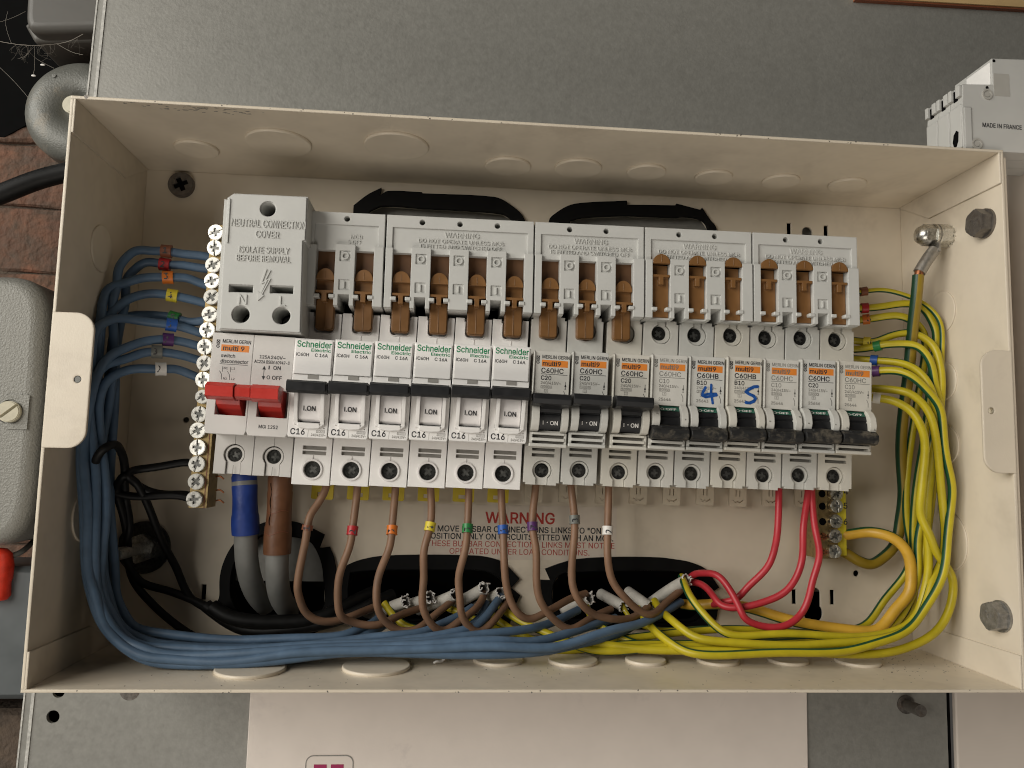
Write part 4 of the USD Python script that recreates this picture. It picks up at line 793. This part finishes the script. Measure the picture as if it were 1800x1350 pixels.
# ================================================================== CABLES
CUTU = unary_union([c.buffer(3) for c in CUT])
def wire_path(ctrl, r, step=2.2, head=None):
    wob = np.random.default_rng(int(abs(ctrl[0][0] * 7 + ctrl[0][1] * 3 + r * 100)))
    P = [at(x, y, w) for x, y, w in ctrl]
    P = [p + wob.uniform(-.75, .75, 3) * np.array([1, 1, .8]) if 2 < i < len(P) - 2 else p for i, p in enumerate(P)]
    if head is not None: P = list(head) + P
    P = spline(P, step)
    P[:, 0] = np.clip(P[:, 0], r + .2, W_ - r - .3); P[:, 1] = np.clip(P[:, 1], r + .3, H_ - r)
    for i in range(len(P)):
        if P[i, 2] < r + .3 and not CUTU.contains(Point(P[i, 0], P[i, 1])): P[i, 2] = r + .3
    return P
TAGS = ['brown', 'red', 'orange', 'yellow', 'green', 'blue', 'violet', 'grey', 'white']
def tag_ring(th, P, r, px, colour, digit, rot, parent=None, length=3.6, text=True, loose=0.75):
    i = int(np.argmin([np.hypot(*(np.array(px_of(p)) - px)) for p in P])); i = min(max(i, 1), len(P) - 2)
    d = P[i + 1] - P[i - 1]; d /= np.linalg.norm(d)
    seg = np.array([P[i] + d * s for s in np.linspace(-length / 2, length / 2, 5)])
    t = add_tube(th, 'marker', seg, [r + loose + .1, r + loose, r + loose, r + loose, r + loose + .1], 'tag_' + colour, sides=18)
    if text:
        ang = math.atan2(d[1], d[0]) + rot
        m = tx(str(digit), 0, 0, 2.9, None, 0, .12, bold=True); m.vertices -= [m.vertices[:, 0].mean(), m.vertices[:, 1].mean(), 0]
        c, s = math.cos(ang), math.sin(ang); v = m.vertices; m.vertices = np.c_[c * v[:, 0] - s * v[:, 1], s * v[:, 0] + c * v[:, 1], v[:, 2]] + P[i] + [0, -.3, r + loose - .1]
        th.part('number', m, 'black_print', t)
def px_of(p):
    q = CR @ (np.asarray(p) - CP); return 900 - CF * q[0] / q[2], 675 + CF * q[1] / q[2]

# blue neutral conductors
OUT = [(152, 1000), (160, 1050), (178, 1095), (212, 1138), (255, 1158), (300, 1165), (400, 1167), (500, 1158), (600, 1149)]
INN = [(207, 1000), (213, 1050), (224, 1086), (248, 1106), (300, 1119), (400, 1123), (500, 1121), (600, 1115)]
INN = [(200, 1000), (206, 1045), (216, 1078), (236, 1098), (258, 1110), (300, 1118), (400, 1123), (500, 1121), (600, 1115)]
def corner(f, w):
    return [(a[0] + (b[0] - a[0]) * f, a[1] + (b[1] - a[1]) * f, w) for a, b in zip(OUT, INN)]
def fade(pts, w0, w1): return [(x, y, w0 + (w1 - w0) * (k + 1) / len(pts)) for k, (x, y) in enumerate(pts)]
BL = {
 1: ([(372, 453), (350, 449), (320, 446), (294, 443), (268, 439), (245, 439), (224, 450), (210, 473), (203, 500), (200, 530)], [(198, 580), (190, 700), (178, 800), (182, 900)], 42, .62, [(683, 1116), (740, 1111), (772, 1099), (808, 1082), (830, 1068)]),
 2: ([(370, 473), (345, 470), (318, 466), (292, 464), (257, 464), (236, 475), (224, 493), (218, 524)], [(211, 560), (204, 620), (199, 700), (192, 800), (195, 900)], 36, 1.0, [(630, 1108), (655, 1095), (670, 1080)]),
 3: ([(368, 503), (348, 496), (328, 489), (297, 486), (250, 488), (217, 496), (194, 506), (181, 526), (177, 555)], [(174, 600), (170, 700), (164, 800), (168, 900)], 47, .42, [(700, 1125), (800, 1112), (843, 1095), (865, 1070), (880, 1048)]),
 4: ([(367, 535), (338, 527), (306, 520), (261, 518), (228, 527), (206, 542), (184, 567)], [(172, 600), (160, 700), (152, 800), (156, 900)], 45, .24, [(690, 1136), (745, 1130), (800, 1116), (842, 1088), (855, 1060)]),
 5: ([(364, 562), (332, 566), (303, 558), (250, 552), (223, 556), (206, 570)], [(196, 610), (190, 700), (187, 800), (191, 900)], 33, .82, [(640, 1113), (670, 1102), (692, 1086)]),
 6: ([(360, 588), (330, 578), (301, 571), (250, 563), (206, 562), (181, 570), (167, 588)], [(157, 640), (149, 700), (140, 800), (145, 900)], 56, 0.0, [(720, 1151), (850, 1148), (950, 1145), (1020, 1134), (1090, 1112), (1128, 1088)]),
 7: ([(358, 611), (330, 603), (294, 597), (250, 602), (217, 613), (190, 629), (172, 652)], [(160, 690), (150, 800), (154, 900)], 57, .14, [(750, 1143), (870, 1139), (960, 1136), (1020, 1125), (1080, 1110), (1120, 1098), (1160, 1080), (1197, 1058)]),
 8: ([(354, 635), (332, 628), (306, 622), (261, 622), (217, 629), (185, 643), (167, 668)], [(160, 720), (164, 800), (169, 900)], 55, .32, [(750, 1135), (860, 1126), (930, 1126), (985, 1119), (1030, 1103), (1082, 1086)]),
 9: ([(352, 665), (330, 656), (308, 649), (283, 647), (239, 648), (206, 657), (182, 675)], [(174, 720), (178, 800), (184, 900)], 51, .5, [(733, 1129), (800, 1121), (900, 1112), (960, 1098), (1017, 1072)])}
TAGPX = {1: (294, 443), 2: (292, 465), 3: (297, 486), 4: (305, 519), 5: (303, 558), 6: (300, 571), 7: (296, 597), 8: (278, 621), 9: (285, 647)}
for k, (a, b, w, f, c) in BL.items():
    n = len(a)
    ctrl = [(x, y, 31 + (w - 31) * min(1, (i / (n - 1)) ** 1.3)) for i, (x, y) in enumerate(a)] + [(x, y, w) for x, y in b] + [(x, y, ww) for x, y, ww in corner(f, w - 2)]
    ctrl = [(x, y, ww if x < 450 or y < 1000 else ww - (x - 450) / 150 * 4) for x, y, ww in ctrl]
    wl = ctrl[-1][2]; ctrl += [(x, y, wl + (9.0 - wl) * ((i + 1) / len(c)) ** (2.6 if k in (6, 7, 8) else 1.6)) for i, (x, y) in enumerate(c)]
    r = 2.1; P = wire_path(ctrl, r)
    th = Thing('blue_wire', f'blue insulated wire with the {TAGS[k-1]} marker {("one","two","three","four","five","six","seven","eight","nine")[k-1]} near the neutral bar', 'wire', P[0], 0, 'blue neutral wires')
    add_tube(th, 'insulation', P, r, 'blue_cable')
    tag_ring(th, P, r, TAGPX[k], TAGS[k - 1], k, math.pi if P[5][0] < P[0][0] else 0, length=4.8, loose=1.0)

# brown line conductors
BR = {
 1: [(574, 845), (572, 860), (557, 888), (543, 910), (537, 943), (530, 985), (525, 1030), (527, 1056), (538, 1077), (562, 1090), (593, 1088), (633, 1077), (660, 1066)],
 2: [(628, 845), (628, 860), (621, 920), (613, 965), (599, 1010), (592, 1055), (599, 1080), (622, 1096), (665, 1096), (700, 1083), (740, 1069)],
 3: [(695, 845), (695, 860), (690, 920), (683, 966), (668, 1010), (665, 1060), (674, 1088), (698, 1107), (728, 1105), (760, 1085), (797, 1055)],
 4: [(756, 845), (757, 862), (757, 920), (748, 970), (743, 1015), (745, 1062), (757, 1096), (780, 1111), (808, 1095), (838, 1068), (852, 1042)],
 5: [(824, 845), (824, 864), (822, 925), (818, 970), (809, 1015), (808, 1055), (816, 1087), (838, 1107), (862, 1098), (880, 1076), (893, 1058)],
 6: [(881, 845), (881, 864), (884, 925), (887, 970), (888, 1018), (896, 1054), (908, 1077), (930, 1086), (955, 1081), (980, 1066), (1004, 1052), (1030, 1043)],
 7: [(942, 845), (941, 862), (936, 925), (942, 968), (943, 1030), (956, 1064), (978, 1091), (998, 1104), (1019, 1099), (1042, 1085), (1075, 1070)],
 8: [(1003, 840), (1004, 858), (1010, 915), (1008, 970), (1007, 1025), (1020, 1060), (1044, 1081), (1077, 1090), (1110, 1086), (1140, 1066)],
 9: [(1070, 840), (1070, 858), (1068, 935), (1069, 980), (1078, 1020), (1096, 1046), (1120, 1070), (1142, 1077), (1166, 1064), (1196, 1038)]}
BT = {1: (541, 926), 2: (619, 931), 3: (688, 932), 4: (757, 928), 5: (821, 930), 6: (885, 928), 7: (936, 926), 8: (1010, 915), 9: (1068, 934)}
for k, pts in BR.items():
    n = len(pts); ws = []
    for i, (x, y) in enumerate(pts):
        s = i / (n - 1); ws.append(float(np.interp(s, [0, .1, .3, .55, .8, 1], [30, 31, 36, 34, 26, 9])))
    r = 1.85; P = wire_path([(x, y, w) for (x, y), w in zip(pts, ws)], r, 1.8)
    th = Thing('brown_wire', f'brown insulated wire with the {TAGS[k-1]} marker below the breakers', 'wire', P[0], 0, 'brown line wires')
    add_tube(th, 'insulation', P, r, 'brown_cable')
    if k == 1: tag_ring(th, P, r, BT[k], 'brown', 1, math.pi, length=2.4)
    else: tag_ring(th, P, r, BT[k], TAGS[k - 1], k, math.pi, length=4.2)

# red switched conductors
RD = {'red wire hanging leftmost of the three, curling to the cut-out': [(1369, 845, 30), (1369, 865, 31), (1367, 930, 34), (1363, 965, 33), (1347, 996, 31), (1317, 1032, 27), (1293, 1054, 24), (1267, 1060, 18), (1242, 1064, 11), (1218, 1058, 6)],
      'red wire dropping from the second red pair, arching over to the sheath': [(1420, 845, 30), (1420, 868, 31), (1412, 930, 35), (1408, 985, 36), (1385, 1033, 35), (1350, 1054, 33), (1300, 1067, 30), (1267, 1061, 25), (1247, 1041, 18), (1230, 1026, 11), (1212, 1024, 6)],
      'lowest hanging red wire that loops under the keyhole slot': [(1426, 845, 30), (1427, 868, 31), (1433, 930, 36), (1438, 975, 38), (1432, 1020, 38), (1422, 1055, 38), (1405, 1082, 38), (1378, 1100, 38), (1345, 1104, 37), (1314, 1092, 36), (1298, 1068, 34), (1284, 1040, 30), (1264, 1014, 24), (1240, 1005, 17), (1220, 1010, 10), (1208, 1022, 5)]}
for lb, pts in RD.items():
    P = wire_path(pts, 1.75, 1.8); th = Thing('red_wire', lb, 'wire', P[0], 0, 'red wires on the right-hand breakers'); add_tube(th, 'insulation', P, 1.75, 'red_cable')

# green and yellow earth conductors
EA = {
 1: (1.25, 1.2, .5, [(1490, 514, 24), (1512, 513, 26), (1550, 510, 28), (1592, 518, 32), (1628, 536, 36), (1647, 556, 39), (1655, 580, 40), (1655, 620, 40), (1650, 690, 38), (1638, 780, 34), (1622, 880, 32), (1615, 960, 31), (1612, 1030, 30), (1592, 1084, 30), (1530, 1120, 30), (1420, 1124, 28), (1320, 1112, 22), (1250, 1104, 18), (1160, 1108, 14), (1112, 1090, 10), (1093, 1062, 5)]),
 2: (1.95, 1.5, .2, [(1490, 543, 24), (1512, 542, 25), (1550, 539, 28), (1584, 535, 31), (1618, 542, 34), (1637, 562, 36), (1644, 592, 36), (1640, 650, 34), (1626, 750, 30), (1610, 850, 27), (1607, 941, 25), (1605, 1000, 24), (1590, 1060, 24), (1550, 1105, 26), (1480, 1124, 28), (1350, 1130, 30), (1200, 1134, 30), (1080, 1136, 28), (980, 1140, 26), (900, 1128, 23), (790, 1110, 18), (720, 1100, 12), (692, 1082, 8), (676, 1060, 3)]),
 3: (1.95, 1.6, .1, [(1490, 563, 24), (1516, 562, 25), (1545, 558, 29), (1575, 557, 32), (1602, 562, 34), (1620, 576, 34), (1628, 600, 32), (1624, 660, 28), (1606, 750, 24), (1593, 840, 22), (1594, 916, 21), (1598, 958, 20), (1591, 1004, 18), (1556, 1054, 16), (1521, 1094, 16), (1470, 1112, 20), (1400, 1112, 24), (1300, 1104, 24), (1200, 1112, 22), (1080, 1122, 22), (960, 1124, 20), (880, 1105, 15), (820, 1082, 10), (775, 1062, 3)]),
 4: (1.95, -1.35, 0, [(1480, 598, 24), (1504, 599, 25), (1534, 601, 29), (1560, 591, 32), (1588, 584, 35), (1618, 591, 38), (1641, 611, 41), (1652, 636, 43), (1655, 670, 43), (1650, 740, 41), (1643, 820, 38), (1634, 900, 36), (1622, 970, 34), (1608, 1030, 32), (1584, 1078, 32), (1540, 1112, 34), (1450, 1134, 36), (1300, 1138, 36), (1150, 1140, 34), (1045, 1141, 31), (985, 1122, 26), (930, 1098, 18), (890, 1076, 11), (862, 1046, 5)]),
 5: (1.95, 1.4, 0, [(1480, 615, 25), (1504, 614, 26), (1530, 611, 30), (1552, 606, 34), (1586, 602, 39), (1614, 613, 42), (1634, 640, 44), (1645, 672, 44), (1651, 720, 43), (1642, 800, 41), (1630, 880, 38), (1616, 950, 35), (1610, 1010, 34), (1598, 1060, 33), (1568, 1098, 33), (1500, 1119, 34), (1400, 1126, 36), (1250, 1132, 34), (1140, 1134, 30), (1085, 1120, 22), (1045, 1090, 14), (1027, 1056, 5)]),
 6: (1.95, -1.35, 0, [(1480, 630, 27), (1504, 631, 28), (1546, 634, 34), (1584, 638, 40), (1608, 649, 43), (1629, 670, 46), (1641, 694, 47), (1648, 740, 46), (1641, 800, 44), (1632, 880, 42), (1627, 940, 41), (1631, 1000, 41), (1625, 1050, 40), (1600, 1090, 40), (1558, 1112, 41), (1480, 1120, 42), (1380, 1117, 42), (1305, 1119, 40), (1268, 1108, 37), (1236, 1080, 31), (1213, 1048, 24), (1203, 1026, 16), (1198, 1014, 7)]),
 7: (2.0, 1.35, .2, [(1500, 656, 30), (1536, 653, 35), (1574, 652, 42), (1604, 662, 46), (1632, 687, 49), (1650, 717, 50), (1660, 750, 50), (1666, 800, 50), (1671, 850, 49), (1672, 890, 48), (1667, 946, 48), (1655, 1011, 48), (1629, 1067, 48), (1594, 1109, 48), (1544, 1132, 49), (1481, 1145, 50), (1380, 1150, 50), (1290, 1149, 49), (1218, 1146, 45), (1182, 1132, 38), (1150, 1108, 28), (1134, 1088, 18), (1122, 1070, 6)]),
 8: (2.0, 2.4, -.3, [(1500, 684, 32), (1536, 683, 36), (1576, 686, 43), (1604, 693, 47), (1624, 711, 49), (1637, 736, 50), (1647, 783, 50), (1651, 840, 48), (1656, 905, 45), (1660, 945, 42), (1655, 988, 40), (1641, 1020, 42), (1622, 1072, 44), (1587, 1107, 45), (1531, 1125, 46), (1450, 1133, 46), (1380, 1134, 46), (1262, 1130, 43), (1217, 1116, 38), (1187, 1096, 29), (1165, 1076, 18), (1150, 1056, 7)]),
 9: (2.0, 2.7, -.4, [(1520, 697, 40), (1544, 700, 43), (1570, 705, 47), (1600, 722, 51), (1617, 744, 53), (1624, 775, 53), (1622, 830, 52), (1617, 875, 51), (1620, 905, 50), (1632, 938, 49), (1652, 977, 46), (1672, 1012, 44), (1678, 1040, 44), (1668, 1075, 44), (1645, 1107, 44), (1607, 1132, 45), (1556, 1145, 46), (1506, 1150, 46), (1440, 1148, 45), (1340, 1143, 43), (1240, 1143, 40), (1120, 1138, 34), (1050, 1134, 30), (960, 1132, 25), (900, 1108, 17), (860, 1075, 8), (848, 1048, 4)])}
ETAG = {1: ((1519, 513), 'brown'), 2: ((1519, 541), 'red'), 3: ((1521, 561), 'orange'), 4: ((1526, 600), 'yellow'), 5: ((1542, 609), 'green'), 6: ((1537, 633), 'blue'), 7: ((1543, 653), 'violet'), 8: ((1530, 683), 'grey'), 9: ((1540, 700), 'white')}
for k, (r, tw, dr, pts) in EA.items():
    P = wire_path(pts, r); tp, col = ETAG[k]
    lbl = 'green and yellow earth wire with the %s marker beside the right-hand breakers' % col if k != 8 else 'green and yellow earth wire without a visible marker, just above the white-tagged one'
    th = Thing('earth_wire', lbl, 'wire', P[0], 0, 'green and yellow earth wires')
    add_tube(th, 'insulation', P, r, 'earth_cable', twist=tw, drift=dr, sides=20)
    if k != 8: tag_ring(th, P, r, tp, col, k, 0, length=3.4, text=k in (3, 4), loose=1.1 if k == 1 else .75)
te = Thing('thick_earth_cable', 'thick orange-yellow and green earth cable curving from the earth bar', 'cable', tuple(at(1487, 940, 14)))
P = wire_path([(1478, 941, 14), (1490, 940, 16), (1515, 936, 22), (1542, 936, 28), (1570, 947, 32), (1594, 972, 34), (1604, 1004, 35), (1598, 1041, 35), (1577, 1074, 35), (1544, 1103, 35), (1506, 1110, 34), (1443, 1100, 30), (1380, 1086, 26), (1320, 1072, 20), (1262, 1062, 14), (1222, 1064, 8), (1200, 1062, 3)], 2.9)
add_tube(te, 'insulation', P, 2.75, 'earth_cable_old', twist=-1.75, drift=.2, sides=24)

# earth stud with lug and main earth cable
es = Thing('earth_stud', 'bright plated earth stud with nuts standing out of the right side wall', 'stud', (W_, 217.2, 44))
eo = np.array([W_, 217.2, 42.5]); A_ = (-1, 0, 0)
star = unary_union([Polygon([(4.6 * math.cos(a), 4.6 * math.sin(a)), (5.9 * math.cos(a + .12), 5.9 * math.sin(a + .12)), (4.6 * math.cos(a + .34), 4.6 * math.sin(a + .34))]) for a in np.arange(16) * math.pi / 8]).union(circ(0, 0, 5.2))
es.part('star_washer', orient(ex(star, 0, 1.0), A_, eo), 'zinc')
es.part('base_nut', orient(hexm(6.1, 5.0, .4), A_, eo - [1.2, 0, 0]), 'zinc')
es.part('washer', orient(cat_([cy(0, 0, 0, 1.0, 5.9), cy(0, 0, 2.0, 2.9, 6.0)]), A_, eo - [6.4, 0, 0]), 'zinc')
es.part('dome_nut', orient(cat_([hexm(5.7, 5.4, .3), lathe([(0, 5.2), (4.9, 5.3), (4.7, 6.2), (3.8, 7.7), (2, 8.6), (0, 8.8)])]), A_, eo - [9.4, 0, 0]), 'zinc', smooth=40)
ec = Thing('main_earth_cable', 'thick dull earth cable with a crimped lug on the earth stud', 'cable', (414, 210, 44))
lug0 = eo - [8.0, 0, 0]
ring = circ(0, 0, 5.7).union(sbox(-9.5, -4.2, 0, 4.2)).difference(circ(0, 0, 2.8))
m = ex(ring, -.45, .45); v = m.vertices; m.vertices = np.c_[v[:, 2], v[:, 0], v[:, 1]] + lug0 + [0, 0, 0]
ec.part('lug', m, 'grey_lug')
la, lb2 = lug0 + [-.6, -8.0, .3], at(1616, 479, 43)
add_tube(ec, 'crimp', spline([la, la * .6 + lb2 * .4 + [-.6, 0, .4], lb2], 1.2), [2.2, 2.6, 3.3, 3.3, 3.3, 3.3, 3.3, 3.3][:len(spline([la, la * .6 + lb2 * .4 + [-.6, 0, .4], lb2], 1.2))] if len(spline([la, la * .6 + lb2 * .4 + [-.6, 0, .4], lb2], 1.2)) == 8 else 3.1, 'grey_lug')
add_tube(ec, 'strands', np.linspace(lb2 + [0, .3, 0], at(1614, 487, 43), 4), 2.2, 'copper')
P = wire_path([(1614, 484, 43), (1611, 520, 42), (1604, 580, 38), (1596, 650, 33), (1589, 720, 28), (1585, 800, 23), (1586, 870, 19), (1584, 918, 17), (1573, 957, 16), (1551, 983, 16), (1527, 990, 16), (1505, 984, 15), (1490, 974, 14), (1477, 968, 13)], 2.9)
add_tube(ec, 'insulation', P, 2.8, 'earth_cable_dark', twist=1.3, drift=.5, sides=24)

# black conductors at the neutral bar
BK = {'black wire from the lower neutral bar making a loop against the blue wires': [(340, 878, 31), (318, 872, 31), (285, 871, 31), (250, 872, 31), (218, 870, 32), (192, 859, 36), (173, 838, 44), (167, 812, 54), (179, 790, 59), (198, 783, 56), (212, 790, 48), (218, 812, 40), (219, 844, 34), (223, 887, 28), (226, 935, 24), (219, 972, 20), (229, 1001, 16), (252, 1024, 13), (292, 1040, 10), (342, 1054, 8), (381, 1072, 7), (420, 1092, 5), (470, 1100, 3)],
      'black wire reaching the neutral bar straight, three screws from its foot': [(344, 816, 31), (330, 813, 32), (298, 817, 32), (262, 823, 33), (234, 828, 36), (222, 834, 38), (232, 846, 36), (241, 853, 34), (260, 896, 26), (286, 962, 16), (309, 1001, 11), (335, 1046, 8), (368, 1070, 8), (410, 1090, 7), (470, 1096, 4)],
      'black wire crossing down from the last neutral bar screw to the tails': [(340, 872, 29), (318, 869, 28), (292, 869, 28), (260, 862, 30), (236, 846, 34), (220, 836, 38), (210, 842, 38), (207, 858, 34), (214, 900, 28), (222, 960, 20), (232, 1012, 14), (260, 1053, 11), (296, 1086, 9), (342, 1119, 9), (380, 1135, 9)]}
for lb, pts in BK.items():
    P = wire_path(pts, 1.9); th = Thing('black_wire', lb, 'wire', P[0], 0, 'black wires at the neutral bar'); add_tube(th, 'insulation', P, 1.9, 'black_cable')
for lb, pts, r in (('fat black cable sagging lowest under the main switch tails', [(362, 1064, 7), (385, 1082, 8), (425, 1104, 9), (480, 1110, 10), (545, 1102, 10), (600, 1086, 8), (650, 1064, 4), (690, 1045, -4)], 3.2),
                   ('fat black cable lying above the lowest black one under the tails', [(372, 1066, 12), (400, 1083, 13), (440, 1092, 13), (500, 1094, 12), (560, 1086, 9), (610, 1064, 3), (660, 1040, -6)], 3.6)):
    P = wire_path(pts, r); th = Thing('black_cable', lb, 'cable', P[0]); add_tube(th, 'sheath', P, r, 'black_cable')

# main switch tails
for lb, tape, pts, cut in (('grey main tail sleeved with blue tape under the switch', 'blue_tape', [(428, 815, 26), (430, 850, 27), (431, 900, 27), (432, 945, 26), (434, 985, 24), (441, 1020, 18), (452, 1045, 9), (466, 1062, -4)], .415),
                           ('grey main tail sleeved with brown tape under the switch', 'brown_tape', [(495, 815, 26), (493, 850, 27), (491, 900, 28), (488, 950, 28), (487, 1000, 27), (489, 1032, 22), (496, 1055, 13), (508, 1072, -2)], .50)):
    P = spline([at(*p) for p in pts], 1.2); n = len(P); k = int(n * cut); th = Thing('main_tail', lb, 'cable', P[0], 0, 'main switch tails')
    add_tube(th, 'sheath', P[max(0, k - 6):], 5.5, 'grey_cable', sides=28)
    rr = 5.8 + .25 * np.sin(np.linspace(0, 9, k)) + .3 * (np.linspace(0, 1, k) > .35) + .25 * (np.linspace(0, 1, k) > .72); rr[:6] -= .5
    add_tube(th, 'tape', P[:k], rr, tape, sides=28)
    if tape == 'blue_tape':
        j = int(k * .34); add_tube(th, 'bare_band', P[j - 1:j + 3], 6.0, 'grey_cable', sides=28)
    if tape == 'brown_tape':
        j = int(k * .5); cr_ = np.array([P[j + q] + np.array([-3.2 + .35 * math.sin(q * .9), 0, math.sqrt(max(.1, (rr[j + q] + .06) ** 2 - 3.2 ** 2))]) for q in range(-9, 8)]); add_tube(th, 'tape_edge', cr_, .2, 'dark_void', sides=6)
        for s in (.55, .78):
            j = int(k * s); dlt = np.array([[-.9, .3, 0], [0, 0, 0], [.5, -.2, 0]])
            a = np.array([P[j] + np.array([rr[j] * math.sin(q), .9 * math.sin(q * 3) , rr[j] * math.cos(q) + .05]) for q in np.linspace(-1.2, 1.0, 16)]); add_tube(th, 'tape_edge', a, .16, 'tag_brown', sides=6)

# cut grey-white sheaths where the circuits leave the cut-outs
SH = [((640, 1092, -8), (690, 1066, 3), (712, 1058, 8), 'tag'), ((690, 1072, -8), (735, 1058, 3), (755, 1050, 9), 0), ((735, 1072, -8), (775, 1056, 4), (799, 1046, 11), 0), ((790, 1068, -8), (830, 1046, 4), (850, 1034, 12), 0),
      ((835, 1070, -8), (862, 1052, 5), (880, 1043, 11), 0), ((965, 1085, -8), (1010, 1062, 3), (1035, 1052, 10), 0), ((1056, 1044, -8), (1078, 1056, 2), (1094, 1065, 7), 0), ((1104, 1040, -8), (1124, 1054, 2), (1140, 1066, 8), 0), ((1130, 1070, -8), (1178, 1036, 5), (1206, 1020, 13), 0)]
SL = ['leftmost torn white cable sheath end in the lower middle cut-out', 'second torn white sheath end from the left in the lower middle cut-out', 'third torn white sheath end, where the orange-tagged brown wire enters', 'torn white sheath end taking the yellow-tagged brown wire', 'torn white sheath end with a blue wire coming out upright',
      'torn white sheath end where the blue-tagged brown wire enters', 'torn white sheath end taking the violet-tagged brown wire', 'torn white sheath end taking the grey-tagged brown wire', 'rightmost white sheath end, beside the red wires']
for (a, b, c, _), lb in zip(SH, SL):
    P = spline([at(*a), at(*b), at(*c)], 1.5); th = Thing('cable_sheath', lb, 'cable sheath', P[-1], 0, 'cut white cable sheaths')
    ra = 2.9; V, F, N, uv = tube(P, ra, 20, caps=False); th.part('sheath', (V, F), 'sheath', normals=N, uv=uv)
    V, F, N, uv = tube(P, ra - .5, 20, caps=False); th.part('bore', (V, F[:, ::-1]), 'grey_print', normals=-N, uv=uv)
    T = P[-1] - P[-2]; T /= np.linalg.norm(T); e1 = np.cross(T, [0, 0, 1.0]); e1 /= np.linalg.norm(e1); e2 = np.cross(T, e1)
    q = np.linspace(0, 2 * np.pi, 30); rg = np.random.default_rng(abs(hash(lb[:3])) % 7 + int(P[-1][0]))
    R_ = ra - .1 + rg.uniform(-.35, .45, 30); J = rg.uniform(-.5, 1.0, 30); R_[-1], J[-1] = R_[0], J[0]
    lip = np.array([P[-1] + e1 * R_[i] * math.cos(q[i]) + e2 * R_[i] * math.sin(q[i]) + T * J[i] for i in range(30)])
    add_tube(th, 'torn_edge', lip, .42, 'torn_white', sides=6, caps=False)
    for s in range(4):
        i = rg.integers(0, 29); fl = np.array([lip[i], lip[i] + T * rg.uniform(.6, 1.5) + e1 * rg.uniform(-1, 1), lip[i] + T * rg.uniform(1, 2.2) + e2 * rg.uniform(-1.6, 1.6)])
        add_tube(th, 'frayed_end', spline(fl, .4), .38, 'torn_white', sides=6)

# ================================================================== SPARE BREAKER STANDING ON THE ENCLOSURE
sp = Thing('spare_breaker', 'loose grey-white multi-pole breaker standing on the top right corner of the enclosure', 'circuit breaker', (430, 247.5, 60))
wf = 80.0
sx = lambda x, y: tuple(at(x, y, wf)[:2])
prof = Polygon([(405.4, 247.6), sx(1690, 200), sx(1692, 148), sx(1745, 149), sx(1743, 103), (486, 296.5), (486, 247.6)])
for k in range(3):
    z1 = wf - 9.2 * k; z0 = z1 - 9.0
    edge = [(405.4, 247.6)] + [sx(1691, 195), sx(1692, 172), sx(1692, 148), sx(1745, 149), sx(1743, 103), (486, 296.5), (486, 247.6)]
    g = Polygon(edge)
    sp.part('pole', ex(g, z0, z1), 'spare_plastic')
    x0, y0 = sx(1692, 172)
    sp.part('terminal_ridge', cat_([bx(x0 - 1.5, x0 + .2, y0 + 1, y0 + 6.6, z1 - 3.2, z1 - .3), bx(x0 - 1.5, x0 + .2, y0 + 1, y0 + 6.6, z0 + .4, z0 + 2.6), bx(x0 - .9, x0 + .1, 249, y0 - 3, z0 + .4, z1 - .4)]), 'spare_plastic')
    sp.part('terminal_slot', bx(x0 - .3, x0 + .15, y0 + .2, y0 + 5.6, z0 + 2.8, z1 - 3.4), 'dark_void')
    if k == 0: sp.part('terminal_opening', exu([(251.0, z0 + 3.0), (253.5, z0 + 2.2), (257, z0 + 3.0), (258.6, z0 + 5.0), (257.4, z0 + 6.6), (253, z0 + 6.2), (250.6, z0 + 4.8)], x0 - 1.05, x0 - .92), 'dark_void')
P_ = lambda x, y: at(x, y, wf)
a, b = P_(1746, 129), P_(1775, 170)
sp.part('side_recess', bx(a[0], b[0], b[1], a[1], wf, wf + .12), 'spare_shade')
for x, y, r in ((1735, 166, 2.6), (1717, 253, 2.7)):
    p = P_(x, y); sp.part('rivet', cat_([ex(circ(p[0], p[1], r).difference(circ(p[0], p[1], r * .72)), wf, wf + .5), ex(circ(p[0], p[1], r * .5), wf, wf + .35)]), 'spare_shade')
for x, y in ((1747, 107), (1735, 154)):
    p = P_(x, y); sp.part('pin_hole', ex(circ(p[0], p[1], .75), wf, wf + .1), 'dark_void')
a, b = P_(1692, 188), P_(1707, 262)
sp.part('side_slot', cat_([bx(a[0] + .6, a[0] + 4.2, 248.4, a[1], wf, wf + .35)]), 'spare_plastic')
a, b = P_(1727, 223), P_(1796, 224)
sp.part('printed_lettering', tx('MADE IN FRANCE', a[0], a[1], 2.1, b[0] - a[0], wf, .06, bold=True, slant=0.0, rot=-.015), 'black_print')
sp.part('front_label', exu([(P_(1745, 147)[1], 62), (P_(1745, 147)[1], 79), (P_(1745, 108)[1], 79), (P_(1745, 108)[1], 62)], P_(1744, 120)[0] - .5, P_(1744, 120)[0] - .2), 'white_plastic')
